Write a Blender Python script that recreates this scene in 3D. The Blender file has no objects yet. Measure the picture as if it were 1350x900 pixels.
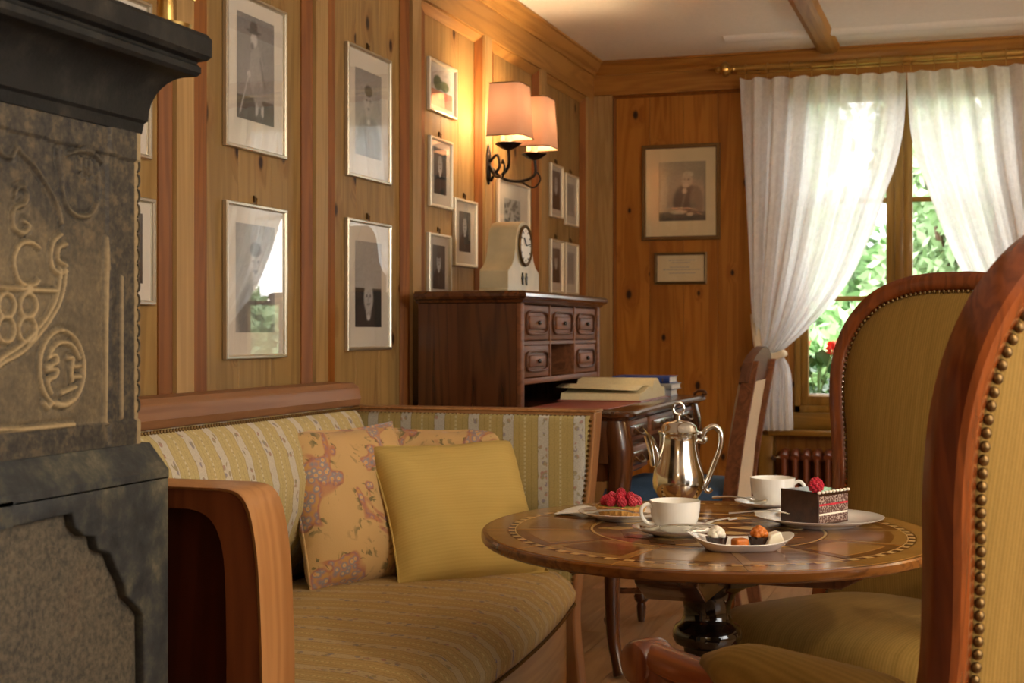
import bpy, bmesh, math, random
import numpy as np
from mathutils import Vector, Matrix, noise as mnoise

# ------------------------------------------------------------------ camera, world, big lights, exposure
random.seed(7); np.random.seed(7)
SC = bpy.context.scene
COL = SC.collection
cam_d = bpy.data.cameras.new('camera'); cam = bpy.data.objects.new('camera', cam_d); COL.objects.link(cam)
cam.location = (1.89, 0.0, 1.13); cam.rotation_euler = (math.radians(90), 0, math.radians(18.2))
cam_d.lens = 50.0; cam_d.sensor_width = 36.0; cam_d.shift_y = -12.0/1350.0
cam_d.clip_start = 0.05; cam_d.clip_end = 200
cam_d.dof.use_dof = True; cam_d.dof.focus_distance = 2.8; cam_d.dof.aperture_fstop = 9.0
SC.camera = cam
SC.view_settings.view_transform = 'Standard'; SC.view_settings.look = 'None'
SC.view_settings.gamma = 1.0; SC.view_settings.use_curve_mapping = False
SC.view_settings.exposure = 1.08

world = bpy.data.worlds.new('overcast_sky'); SC.world = world; world.use_nodes = True
wn = world.node_tree.nodes; wb = wn['Background']
wb.inputs['Color'].default_value = (1.0, 0.985, 0.955, 1); wb.inputs['Strength'].default_value = 3.9

def area_light(name, loc, aim, size, size_y, power, color, portal=False):
    l = bpy.data.lights.new(name, 'AREA'); l.shape = 'RECTANGLE'; l.size = size; l.size_y = size_y
    l.energy = power; l.color = color
    o = bpy.data.objects.new(name, l); COL.objects.link(o); o.location = loc
    o.rotation_euler = (Vector(aim) - Vector(loc)).to_track_quat('-Z', 'Y').to_euler()
    if portal: l.cycles.is_portal = True
    return o
# sky portals in the window openings
area_light('window_portal', (1.55, 7.16, 1.55), (1.55, 0, 1.55), 1.1, 1.7, 1, (1, 1, 1), True)
area_light('window_portal', (4.0, 1.5, 1.5), (0, 1.5, 1.5), 2.2, 1.6, 1, (1, 1, 1), True)

# ------------------------------------------------------------------ helpers
def hexc(h, a=1.0):
    h = h.lstrip('#'); v = [int(h[i:i+2], 16)/255 for i in (0, 2, 4)]
    return tuple([(c/12.92 if c <= .04045 else ((c+.055)/1.055)**2.4) for c in v] + [a])

class MB:
    def __init__(s): s.v = []; s.f = []
    def add(s, vs, fs):
        o = len(s.v); s.v += [tuple(p) for p in vs]; s.f += [tuple(i+o for i in f) for f in fs]; return s
    def box(s, c, d, M=None):
        vs = [Vector((x*d[0]/2, y*d[1]/2, z*d[2]/2)) for x in (-1, 1) for y in (-1, 1) for z in (-1, 1)]
        if M is not None: vs = [M @ p for p in vs]
        vs = [p + Vector(c) for p in vs]
        return s.add(vs, [(0,1,3,2),(4,6,7,5),(0,4,5,1),(2,3,7,6),(0,2,6,4),(1,5,7,3)])
    def bb(s, a, b):
        return s.box([(a[i]+b[i])/2 for i in range(3)], [abs(b[i]-a[i]) for i in range(3)])
    def loft(s, rings, closed=True, caps=True):
        n = len(rings[0]); vs = [p for r in rings for p in r]; fs = []
        for i in range(len(rings)-1):
            for j in range(n if closed else n-1):
                k = (j+1) % n; fs.append((i*n+j, i*n+k, (i+1)*n+k, (i+1)*n+j))
        if caps and closed:
            fs.append(tuple(range(n-1, -1, -1))); fs.append(tuple(range((len(rings)-1)*n, len(rings)*n)))
        return s.add(vs, fs)
    def prism(s, poly, a, b, axis='y'):
        def mk(p, t): return {'x': (t, p[0], p[1]), 'y': (p[0], t, p[1]), 'z': (p[0], p[1], t)}[axis]
        return s.loft([[mk(p, a) for p in poly], [mk(p, b) for p in poly]])
    def lathe(s, prof, n=32, c=(0,0,0), ax=1.0, ay=1.0):
        rings = [[(c[0]+r*ax*math.cos(2*math.pi*k/n), c[1]+r*ay*math.sin(2*math.pi*k/n), c[2]+z) for k in range(n)] for r, z in prof]
        return s.loft(rings)
    def tube(s, path, r, n=10, flat=1.0):
        path = [Vector(p) for p in path]; m = len(path)
        rs = r if isinstance(r, (list, tuple)) else [r]*m
        rings = []; up = None
        for i, p in enumerate(path):
            t = (path[min(i+1, m-1)] - path[max(i-1, 0)]).normalized()
            if up is None:
                up = Vector((0,0,1)) if abs(t.z) < .9 else Vector((1,0,0))
            a = (up - t*up.dot(t)).normalized(); b = t.cross(a); up = a
            rings.append([p + a*rs[i]*math.cos(2*math.pi*k/n) + b*rs[i]*flat*math.sin(2*math.pi*k/n) for k in range(n)])
        return s.loft(rings)
    def sphere(s, c, r, n=12, m=8, sc=(1,1,1)):
        prof = [(max(1e-4, math.sin(math.pi*i/m)), -math.cos(math.pi*i/m)) for i in range(m+1)]
        rings = [[(c[0]+r*sc[0]*q*math.cos(2*math.pi*k/n), c[1]+r*sc[1]*q*math.sin(2*math.pi*k/n), c[2]+r*sc[2]*z) for k in range(n)] for q, z in prof]
        return s.loft(rings)
    def grid(s, fn, nu, nv):
        vs = [fn(i/nu, j/nv) for j in range(nv+1) for i in range(nu+1)]
        fs = [(j*(nu+1)+i, j*(nu+1)+i+1, (j+1)*(nu+1)+i+1, (j+1)*(nu+1)+i) for j in range(nv) for i in range(nu)]
        return s.add(vs, fs)
    def mesh(s, name, smooth=True, angle=40):
        me = bpy.data.meshes.new(name); me.from_pydata([tuple(p) for p in s.v], [], s.f)
        bm = bmesh.new(); bm.from_mesh(me); bmesh.ops.recalc_face_normals(bm, faces=bm.faces); bm.to_mesh(me); bm.free()
        if smooth:
            me.polygons.foreach_set('use_smooth', [True]*len(me.polygons)); me.set_sharp_from_angle(angle=math.radians(angle))
        me.update(); return me
    def build(s, name, mat, parent=None, smooth=True, bev=0, angle=40, kind=None, M=None, label=None):
        if M is not None: s.v = [tuple(M @ Vector(p)) for p in s.v]
        o = bpy.data.objects.new(name, s.mesh(name, smooth, angle)); COL.objects.link(o)
        if mat is not None: o.data.materials.append(mat)
        if parent is not None: o.parent = parent
        if bev:
            m = o.modifiers.new('edge', 'BEVEL'); m.width = bev; m.segments = 2; m.limit_method = 'ANGLE'; m.angle_limit = math.radians(35)
            o.data.polygons.foreach_set('use_smooth', [True]*len(o.data.polygons))
        if kind: o['kind'] = kind
        if label: o['label'] = label
        return o

def inst(src, name, parent, loc=(0,0,0), rot=(0,0,0), sc=None):
    o = bpy.data.objects.new(name, src.data if hasattr(src, 'data') else src); COL.objects.link(o)
    o.parent = parent; o.location = loc; o.rotation_euler = rot
    if sc: o.scale = sc
    return o
def thing(name, label, cat, loc=(0,0,0), rz=0, group=None):
    o = bpy.data.objects.new(name, None); COL.objects.link(o); o.empty_display_size = .05
    o.location = loc; o.rotation_euler = (0, 0, rz); o['label'] = label; o['category'] = cat
    if group: o['group'] = group
    return o
def struct(o): o['kind'] = 'structure'; return o
def tag(o, label, cat, group=None):
    o['label'] = label; o['category'] = cat
    if group: o['group'] = group
    return o
def shift(mb, p): mb.v = [(a+p[0], b+p[1], c+p[2]) for a, b, c in mb.v]; return mb
def catmull(pts, n=8, closed=False):
    pts = [Vector(p) for p in pts]; m = len(pts); out = []
    rng = range(m if closed else m-1)
    for i in rng:
        g = (lambda k: pts[k % m]) if closed else (lambda k: pts[max(0, min(m-1, k))])
        p0, p1, p2, p3 = g(i-1), g(i), g(i+1), g(i+2)
        for k in range(n):
            t = k/n
            out.append(.5*((2*p1) + (p2-p0)*t + (2*p0-5*p1+4*p2-p3)*t*t + (3*p1-p0-3*p2+p3)*t**3))
    if not closed: out.append(pts[-1])
    return out

# ------------------------------------------------------------------ materials
class NT:
    def __init__(s, name):
        s.m = bpy.data.materials.new(name); s.m.use_nodes = True; s.t = s.m.node_tree
        s.n = s.t.nodes; s.p = s.n['Principled BSDF']; s.out = s.n['Material Output']
    def node(s, typ, **kw):
        n = s.n.new(typ)
        for k, v in kw.items(): setattr(n, k, v)
        return n
    def link(s, a, b): s.t.links.new(a, b)
    def put(s, sock, v):
        if hasattr(v, 'links') or isinstance(v, bpy.types.NodeSocket): s.link(v, sock)
        else: sock.default_value = v
    def math(s, op, a, b=None, clamp=False):
        n = s.node('ShaderNodeMath', operation=op); n.use_clamp = clamp; s.put(n.inputs[0], a)
        if b is not None: s.put(n.inputs[1], b)
        return n.outputs[0]
    def mix(s, f, a, b, blend='MIX'):
        n = s.node('ShaderNodeMix', data_type='RGBA', blend_type=blend); s.put(n.inputs[0], f); s.put(n.inputs[6], a); s.put(n.inputs[7], b)
        return n.outputs[2]
    def ramp(s, f, stops, interp='LINEAR'):
        n = s.node('ShaderNodeValToRGB'); s.put(n.inputs[0], f); e = n.color_ramp.elements; n.color_ramp.interpolation = interp
        while len(e) < len(stops): e.new(.5)
        for q, (p, c) in zip(e, stops): q.position = p; q.color = c if not isinstance(c, str) else hexc(c)
        return n.outputs[0]
    def coord(s, scale=(1,1,1), which='Object', rand=True):
        c = s.node('ShaderNodeTexCoord').outputs[which]
        mp = s.node('ShaderNodeMapping'); s.link(c, mp.inputs[0]); mp.inputs['Scale'].default_value = scale
        if rand:
            oi = s.node('ShaderNodeObjectInfo'); r = s.math('MULTIPLY', oi.outputs['Random'], 37.0)
            cb = s.node('ShaderNodeCombineXYZ'); [s.link(r, cb.inputs[k]) for k in range(3)]; s.link(cb.outputs[0], mp.inputs['Location'])
        return mp.outputs[0]
    def noise(s, vec, scale=5, detail=4, rough=.5, dist=0):
        n = s.node('ShaderNodeTexNoise'); s.link(vec, n.inputs['Vector'])
        n.inputs['Scale'].default_value = scale; n.inputs['Detail'].default_value = detail
        n.inputs['Roughness'].default_value = rough; n.inputs['Distortion'].default_value = dist
        return n.outputs[0]
    def voro(s, vec, scale=5, feature='F1', dims='3D', rnd=1.0):
        n = s.node('ShaderNodeTexVoronoi', feature=feature, voronoi_dimensions=dims); s.link(vec, n.inputs['Vector']); n.inputs['Scale'].default_value = scale
        n.inputs['Randomness'].default_value = rnd
        return n
    def bump(s, h, strength=.2, dist=.01):
        b = s.node('ShaderNodeBump'); b.inputs['Strength'].default_value = strength; b.inputs['Distance'].default_value = dist
        s.put(b.inputs['Height'], h); s.link(b.outputs[0], s.p.inputs['Normal']); return b
    def set(s, **kw):
        for k, v in kw.items():
            s.put(s.p.inputs[{'color': 'Base Color', 'rough': 'Roughness', 'metal': 'Metallic', 'spec': 'Specular IOR Level', 'coat': 'Coat Weight', 'coatr': 'Coat Roughness', 'sheen': 'Sheen Weight', 'sss': 'Subsurface Weight', 'trans': 'Transmission Weight', 'ior': 'IOR', 'alpha': 'Alpha'}[k]], v)
        return s

def plain(name, col, rough=.5, metal=0, spec=.5, coat=0, var=.0, vscale=20, bump=0, sss=0):
    t = NT(name); c = hexc(col)
    if var:
        n = t.noise(t.coord(), vscale, 4)
        lo = tuple(v*(1-var) for v in c[:3])+(1,); hi = tuple(min(1, v*(1+var)) for v in c[:3])+(1,)
        t.set(color=t.ramp(n, [(.3, lo), (.7, hi)]))
        if bump: t.bump(n, bump, .004)
    else: t.set(color=c)
    t.set(rough=rough, metal=metal, spec=spec, coat=coat)
    if sss: t.set(sss=sss); t.p.inputs['Subsurface Radius'].default_value = (.01, .005, .003)
    return t.m

def wood(name, light, dark, axis='Z', knots=None, rough=.42, coat=.0, scale=1.0, contrast=1.0, coatr=.1):
    """grain runs along axis; knots = normal axis of the boards"""
    t = NT(name); st = {'X': (.07, 1, 1), 'Y': (1, .07, 1), 'Z': (1, 1, .07)}[axis]
    v = t.coord(tuple(q*scale for q in st))
    kd = None
    if knots:
        sp = t.node('ShaderNodeSeparateXYZ'); t.link(t.coord((1,1,1)), sp.inputs[0])
        cb = t.node('ShaderNodeCombineXYZ')
        t.link(sp.outputs['Y' if knots == 'X' else 'X'], cb.inputs[0]); t.put(cb.inputs[1], t.math('MULTIPLY', sp.outputs['Z'], .62))
        vo = t.voro(cb.outputs[0], 5.0, 'F1', '2D'); kd = vo.outputs['Distance']
        cs = t.node('ShaderNodeSeparateColor'); t.link(vo.outputs['Color'], cs.inputs[0])
        keep = t.math('GREATER_THAN', cs.outputs[0], .22)
        size = t.math('ADD', t.math('MULTIPLY', cs.outputs[1], .06), .05)
        kn = t.math('SUBTRACT', 1.0, t.math('DIVIDE', kd, size), True)
        kn = t.math('MULTIPLY', t.math('MULTIPLY', kn, 1.9, True), keep)
        halo = t.math('MULTIPLY', t.math('SUBTRACT', 1.0, t.math('DIVIDE', kd, t.math('MULTIPLY', size, 3.2)), True), keep)
        off = t.node('ShaderNodeVectorMath', operation='ADD'); t.link(v, off.inputs[0])
        cc = t.node('ShaderNodeCombineXYZ'); hh = t.math('MULTIPLY', halo, .03); [t.link(hh, cc.inputs[k]) for k in range(3)]
        t.link(cc.outputs[0], off.inputs[1]); v = off.outputs[0]
    n1 = t.noise(v, 9, 3, .5, .6); n2 = t.noise(v, 70, 3, .6, .2)
    wv = t.math('SINE', t.math('MULTIPLY', n1, 46.0))
    f = t.math('ADD', t.math('MULTIPLY', wv, .16*contrast), t.math('ADD', t.math('MULTIPLY', n1, .6), t.math('MULTIPLY', n2, .4*contrast)))
    f = t.math('ADD', t.math('MULTIPLY', t.math('SUBTRACT', f, .5), .9*contrast), .5, True)
    col = t.ramp(f, [(.12, dark), (.62, light), (1, light)])
    oi = t.node('ShaderNodeObjectInfo')
    hs = t.node('ShaderNodeHueSaturation'); t.link(col, hs.inputs['Color'])
    t.put(hs.inputs['Value'], t.math('ADD', t.math('MULTIPLY', oi.outputs['Random'], .22), .89)); col = hs.outputs[0]
    if knots:
        col = t.mix(t.math('MULTIPLY', halo, .45), col, hexc('#7A4216')); col = t.mix(kn, col, hexc('#2E1608'))
    t.set(color=col, rough=rough, coat=coat, coatr=coatr, spec=.25 if rough > .35 else .5); t.bump(f, .08, .003)
    return t.m

M = {}
M['pine'] = wood('knotty_pine', '#A0804E', '#7E6036', 'Z', 'X', .5, 0)
M['pine_back'] = wood('knotty_pine_back', '#A26A26', '#804A12', 'Z', 'Y', .45, 0)
M['pine_face'] = wood('pine_plain', '#AE8C5A', '#8E6C40', 'Z', None, .5, 0)
M['pine_mould'] = wood('pine_moulding', '#8C541E', '#6A3A10', 'Z', None, .5, 0)
M['pine_h'] = wood('pine_horizontal', '#AC8044', '#8A5E2C', 'Y', None, .45, 0)
M['pine_hx'] = wood('pine_horizontal_x', '#A67434', '#84541E', 'X', None, .4, .1)
M['oak_x'] = wood('window_oak_x', '#8E6A2C', '#6C4C18', 'X', None, .4, .1)
M['oak_z'] = wood('window_oak_z', '#8E6A2C', '#6C4C18', 'Z', None, .4, .1)
M['cherry'] = wood('cherry_frame', '#7E3E18', '#54260D', 'Z', None, .22, .5, 1.4)
M['cherry_y'] = wood('cherry_frame_arm', '#8A441A', '#5C2A0E', 'Y', None, .22, .5, 1.4)
M['walnut'] = wood('walnut_z', '#58321A', '#321A0B', 'Z', None, .25, .5, 1.2, 1.2)
M['walnut_y'] = wood('walnut_y', '#5C3419', '#341A0A', 'Y', None, .25, .5, 1.2, 1.2)
M['walnut_lt'] = wood('walnut_light', '#805030', '#54301A', 'Y', None, .5, 0, 1.2)
M['walnut_carved'] = wood('walnut_carved', '#6A4630', '#4A2C1C', 'Y', None, .45, 0, 1.2)
M['sofa_wood'] = wood('sofa_pearwood', '#A8784A', '#8A5A30', 'Z', None, .4, .1)
M['sofa_wood_y'] = wood('sofa_pearwood_rail', '#8E6444', '#704A2E', 'Y', None, .45, 0)
M['sofa_frame_shaded'] = wood('sofa_side_frame_shaded', '#6E3A1C', '#4E2610', 'Z', None, .4, .1)  # shade on the arm's outer side put into a darker wood colour
M['sofa_panel'] = wood('sofa_dark_panel', '#4A2010', '#341408', 'Z', None, .3, .3)
M['sofa_base'] = wood('sofa_front_board', '#A68050', '#8A6238', 'Y', None, .4, .1)
M['floor'] = wood('floor_oak', '#B08A62', '#8A653F', 'Y', None, .3, .2)
M['ebony'] = plain('black_lacquer', '#0E0908', .12, 0, .6, .6)
M['black'] = plain('matt_black', '#0B0A09', .5)
M['plaster'] = plain('ceiling_plaster', '#F0ECE4', .9, var=.03, vscale=60, bump=.12)
M['wallpaint'] = plain('wall_paint', '#C9A878', .9, var=.05)
M['brass'] = plain('brass', '#C8A662', .3, 1.0)
M['brass_old'] = plain('old_brass', '#6E5430', .42, .9, var=.25, vscale=200)
M['silver_frame'] = plain('silver_frame', '#C8BFAA', .3, .85)
M['white_frame'] = plain('pale_frame', '#D8CDB4', .35, .3)
M['gilt_dark'] = plain('dark_gilt', '#6A5230', .4, .6)
M['mat'] = plain('mat_board', '#D9D2C4', .85)
M['mat_cream'] = plain('cream_mat', '#CDBD98', .85)
M['iron'] = plain('wrought_iron', '#1E140D', .4, .6)
M['porcelain'] = plain('porcelain', '#EFEBE2', .12, 0, .6, .5)
M['paper'] = plain('book_pages', '#DDD0A6', .8, var=.06, vscale=90)
M['white_paper'] = plain('white_paper', '#E6E4DE', .8)
M['blue_cloth'] = plain('blue_book_cloth', '#1E3A86', .55, var=.15)
M['grey_book'] = plain('grey_book_cover', '#8A8E94', .6, var=.1)
M['paleblue_book'] = plain('pale_blue_cover', '#B4C0CE', .6)
M['leather'] = plain('red_leather', '#9A4A3A', .45, var=.15)
M['blue_seat'] = plain('blue_seat_cloth', '#3C5878', .85, var=.15, vscale=120)
M['cream_cloth'] = plain('cream_backrest_cloth', '#D8CCB4', .85, var=.06, vscale=120)
M['radiator'] = plain('radiator_paint', '#7A3F22', .35)
M['marble'] = plain('cream_marble', '#BEB08C', .35, var=.12, vscale=14)
M['dial'] = plain('clock_dial', '#E4DCC8', .3)
M['choc'] = plain('chocolate', '#3A2014', .42, var=.35, vscale=60, bump=.3)
M['choc_shiny'] = plain('chocolate_glaze', '#2E1810', .18, coat=.4)
M['rasp'] = plain('raspberry', '#B82A3A', .35, var=.3, vscale=60)
M['crust'] = plain('tart_crust', '#C8954C', .7, var=.2, vscale=150, bump=.4)
M['pistachio'] = plain('pistachio_crumb', '#8E8A3A', .8, var=.4, vscale=300)
M['cream'] = plain('whipped_cream', '#EFE6D2', .5, sss=.1)
M['apricot'] = plain('apricot_jelly', '#C8702A', .25, sss=.2)
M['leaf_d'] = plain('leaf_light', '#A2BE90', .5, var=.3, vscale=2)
M['leaf_a'] = plain('leaf_green', '#8FB47C', .5, var=.3, vscale=2)
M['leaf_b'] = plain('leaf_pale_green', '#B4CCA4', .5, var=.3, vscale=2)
M['leaf_c'] = plain('leaf_dark_green', '#3F6E3A', .4, var=.3, vscale=6)
M['red_petal'] = plain('geranium_petal', '#E8402E', .5, var=.2)
M['bark'] = plain('bark', '#5A4634', .9, var=.3)
M['house_wall'] = plain('house_timber', '#A8938A', .8, var=.2)
M['house_roof'] = plain('house_roof', '#8E8C96', .7, var=.25)
M['lawn'] = plain('lawn', '#4A6436', .9, var=.3, vscale=3)

t = NT('silver_plate'); n = t.noise(t.coord(), 9, 4)
t.set(color=hexc('#DAD6CC'), metal=1.0, rough=t.math('ADD', t.math('MULTIPLY', n, .2), .04)); t.bump(n, .12, .004); M['silver'] = t.m
M['cutlery'] = plain('cutlery_steel', '#D8D4C8', .15, 1.0)

# thin clear glass: real fresnel reflection over see-through
def thin_glass(name, ior, rough=0.0):
    t = NT(name); tr = t.node('ShaderNodeBsdfTransparent'); gl = t.node('ShaderNodeBsdfGlossy'); gl.inputs['Roughness'].default_value = rough
    fr = t.node('ShaderNodeFresnel'); bf = t.node('ShaderNodeNewGeometry').outputs['Backfacing']; t.put(fr.inputs['IOR'], t.math('ADD', ior, t.math('MULTIPLY', bf, 1/ior-ior))); mx = t.node('ShaderNodeMixShader')
    t.link(fr.outputs[0], mx.inputs[0]); t.link(tr.outputs[0], mx.inputs[1]); t.link(gl.outputs[0], mx.inputs[2]); t.link(mx.outputs[0], t.out.inputs[0])
    return t.m
M['pane'] = thin_glass('window_glass', 1.45)
M['picglass'] = thin_glass('picture_glass', 1.5)

# translucent cloths
def sheer(name, col, transp, transl, through=None):
    t = NT(name); v = t.coord((1,1,1), rand=False)
    df = t.node('ShaderNodeBsdfDiffuse'); df.inputs[0].default_value = hexc(col)
    tl = t.node('ShaderNodeBsdfTranslucent'); tl.inputs[0].default_value = through or hexc(col)
    m1 = t.node('ShaderNodeMixShader'); m1.inputs[0].default_value = transl; t.link(df.outputs[0], m1.inputs[1]); t.link(tl.outputs[0], m1.inputs[2])
    if transp <= 0: t.link(m1.outputs[0], t.out.inputs[0]); return t.m
    tr = t.node('ShaderNodeBsdfTransparent'); m2 = t.node('ShaderNodeMixShader')
    nz = t.noise(v, 26, 3, .6, 1.5); fl = t.ramp(nz, [(.45, (0,0,0,1)), (.56, (1,1,1,1))])
    t.put(m2.inputs[0], t.math('MULTIPLY', t.math('ADD', t.math('MULTIPLY', fl, .7), .45), transp))
    t.link(m1.outputs[0], m2.inputs[1]); t.link(tr.outputs[0], m2.inputs[2]); t.link(m2.outputs[0], t.out.inputs[0])
    return t.m
M['curtain'] = sheer('lace_curtain', '#F6F6F6', .10, .45)
M['shade'] = sheer('lamp_shade_silk', '#E0B496', 0, .14, (.20, .10, .065, 1))

# woven stripes: bands along one axis, small flowers and dots in them
def stripes(name, axis, cross, period, pal):
    t = NT(name); sp = t.node('ShaderNodeSeparateXYZ'); c = t.node('ShaderNodeTexCoord').outputs['Object']; t.link(c, sp.inputs[0])
    a = t.math('FRACT', t.math('ADD', t.math('DIVIDE', sp.outputs[axis], period), 40.0)); b = sp.outputs[cross]
    W_, L_, Y_, D_, C_ = pal; col = t.ramp(a, [(0, W_), (.30, L_), (.32, Y_), (.45, D_), (.465, Y_), (.60, C_), (.66, Y_), (.81, D_), (.825, Y_), (.98, L_)], 'CONSTANT')
    cv = t.node('ShaderNodeCombineXYZ'); t.link(sp.outputs[axis], cv.inputs[0]); t.link(b, cv.inputs[1])
    vo = t.voro(cv.outputs[0], 46, 'F1', '2D'); fl = t.math('MULTIPLY', t.math('LESS_THAN', vo.outputs['Distance'], .3), t.math('LESS_THAN', a, .26))
    fl = t.math('MULTIPLY', fl, t.math('GREATER_THAN', t.noise(cv.outputs[0], 30, 1), .48))
    col = t.mix(t.math('MULTIPLY', fl, .75), col, t.ramp(t.noise(cv.outputs[0], 60, 0), [(.4, '#7C7488'), (.55, '#8E8454'), (.7, '#A07068')]))
    cm = t.node('ShaderNodeMath', operation='COMPARE'); t.link(a, cm.inputs[0]); cm.inputs[1].default_value = .63; cm.inputs[2].default_value = .025
    dots = t.math('MULTIPLY', t.math('GREATER_THAN', t.math('SINE', t.math('MULTIPLY', b, 520.0)), .2), cm.outputs[0])
    col = t.mix(t.math('MULTIPLY', dots, .6), col, hexc('#8C7A40'))
    n = t.noise(c, 260, 2); col = t.mix(.18, col, t.ramp(n, [(.3, '#6A5A30'), (.7, '#F0E4C0')]), 'OVERLAY')
    t.set(color=col, rough=.85, sheen=.04, spec=.15); t.bump(n, .25, .002); return t.m
M['stripe_y'] = stripes('striped_damask_back', 'Y', 'Z', .112, ('#C8C2B4', '#A89868', '#BEAE7C', '#AE9C68', '#CCC2A0'))
M['stripe_seat'] = stripes('striped_damask_seat', 'Y', 'X', .112, ('#BCA67E', '#967A48', '#B89C66', '#9A7E48', '#C8B27C'))
M['stripe_x'] = stripes('striped_damask_arm', 'X', 'Z', .108, ('#B0ACA2', '#8E7E4E', '#A69460', '#94824A', '#BAAE88'))

def ribbed(name, lo, hi, axis='X', freq=520):
    t = NT(name); c = t.node('ShaderNodeTexCoord').outputs['Object']; sp = t.node('ShaderNodeSeparateXYZ'); t.link(c, sp.inputs[0])
    mp = t.node('ShaderNodeMapping'); t.link(c, mp.inputs[0]); mp.inputs['Scale'].default_value = {'X': (1, .05, .05), 'Y': (.05, 1, .05), 'Z': (.05, .05, 1)}[axis]
    n1 = t.noise(mp.outputs[0], 90, 2); n2 = t.noise(c, 330, 2); w = t.math('SINE', t.math('MULTIPLY', sp.outputs[axis], freq))
    f = t.math('ADD', t.math('MULTIPLY', n1, .6), t.math('ADD', t.math('MULTIPLY', w, .12), t.math('MULTIPLY', n2, .35)))
    t.set(color=t.ramp(f, [(.25, lo), (.75, hi)]), rough=.8, sheen=.03, spec=.15); t.bump(f, .25, .003); return t.m
M['mustard'] = ribbed('mustard_rep', '#80632A', '#967438', 'X', 900)
M['yellow'] = ribbed('yellow_linen', '#C0A45C', '#C8AC64', 'Z', 700)

t = NT('paisley_print'); v = t.node('ShaderNodeTexCoord').outputs['Object']
big = t.noise(v, 6.5, 2, .5, .8); msk = t.ramp(big, [(.515, (0,0,0,1)), (.53, (1,1,1,1))])
edge = t.ramp(big, [(.50, (0,0,0,1)), (.515, (1,1,1,1)), (.53, (1,1,1,1)), (.55, (0,0,0,1))])
vo = t.voro(v, 60); inner = t.ramp(vo.outputs['Distance'], [(0, '#D08A4A'), (.28, '#D9B078'), (.42, '#8A8C92'), (.62, '#B88870'), (.8, '#C89858')])
sm = t.noise(v, 24, 3, .5, 2.0); tw = t.ramp(sm, [(.56, (0,0,0,1)), (.59, (1,1,1,1))])
near = t.ramp(big, [(.42, (0,0,0,1)), (.49, (1,1,1,1))])
col = t.mix(t.math('MULTIPLY', tw, near), hexc('#CBA66E'), hexc('#7C7048')); col = t.mix(msk, col, inner); col = t.mix(t.math('MULTIPLY', edge, .5), col, hexc('#A8584A'))
n = t.noise(v, 300, 2); t.set(color=col, rough=.85, sheen=.2, spec=.2); t.bump(n, .2, .002); M['paisley'] = t.m

# carved stone: vertex colour mask carries the worn, pale carved lines
t = NT('carved_stone'); at = t.node('ShaderNodeAttribute', attribute_name='worn'); v = t.coord((1,1,1), rand=False)
n1 = t.noise(v, 7, 5, .6); n2 = t.noise(v, 120, 4, .7)
base = t.ramp(n1, [(.3, '#0E0C0B'), (.5, '#1C1814'), (.66, '#3A2F20')]); n3 = t.noise(v, 38, 5, .75); base = t.mix(.6, base, t.ramp(n3, [(.40, '#0A0908'), (.5, '#1E1A14'), (.62, '#6A583A')])); base = t.mix(.4, base, t.ramp(n2, [(.38, '#0C0B0A'), (.68, '#5A4E38')]))
fx = t.math('MULTIPLY', at.outputs['Fac'], t.math('ADD', .45, t.math('MULTIPLY', n2, .6)), True)
t.set(color=t.mix(fx, base, hexc('#A48C62')), rough=.7); t.bump(n2, .35, .004); M['stone'] = t.m
t = NT('dark_slate_stone'); v = t.coord((1,1,1), rand=False); n1 = t.noise(v, 13, 6, .72); n2 = t.noise(v, 140, 3, .7)
t.set(color=t.mix(t.math('MULTIPLY', n2, .35), t.ramp(n1, [(.32, '#0B0C0C'), (.5, '#131414'), (.62, '#25231F'), (.8, '#433C32')]), hexc('#26231F')), rough=.6, spec=.18); t.bump(n2, .2, .003); M['slate'] = t.m
t = NT('rough_stone'); v = t.coord((1,1,1), rand=False); n1 = t.noise(v, 9, 6, .7); n2 = t.noise(v, 120, 6, .85)
t.set(color=t.mix(.55, t.ramp(n1, [(.3, '#332E26'), (.55, '#4C4434'), (.72, '#543C2A')]), t.ramp(n2, [(.40, '#12100E'), (.62, '#6E624C')])), rough=.8); t.bump(n2, .5, .005); M['rough_stone'] = t.m
t = NT('worn_slate'); v = t.coord((1,1,1), rand=False); n1 = t.noise(v, 15, 6, .75); n2 = t.noise(v, 160, 3, .7)
t.set(color=t.mix(t.math('MULTIPLY', n2, .4), t.ramp(n1, [(.34, '#17191A'), (.5, '#2C2E2F'), (.6, '#454338'), (.72, '#6A624E')]), hexc('#3A3833')), rough=.6, spec=.25); t.bump(n1, .2, .006); M['slate_worn'] = t.m

t = NT('picture_print'); at = t.node('ShaderNodeVertexColor', layer_name='ink'); t.set(color=at.outputs[0], rough=.7); M['print'] = t.m
t = NT('cake_crumb'); v = t.coord(); vo = t.voro(v, 240); n = t.noise(v, 160, 3)
t.set(color=t.mix(t.math('MULTIPLY', n, .8), t.ramp(vo.outputs['Distance'], [(.1, '#42261C'), (.5, '#6E4A3C'), (.7, '#C8B4A4')]), hexc('#4A2A20')), rough=.8); t.bump(vo.outputs['Distance'], .5, .003); M['crumb'] = t.m
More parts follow.
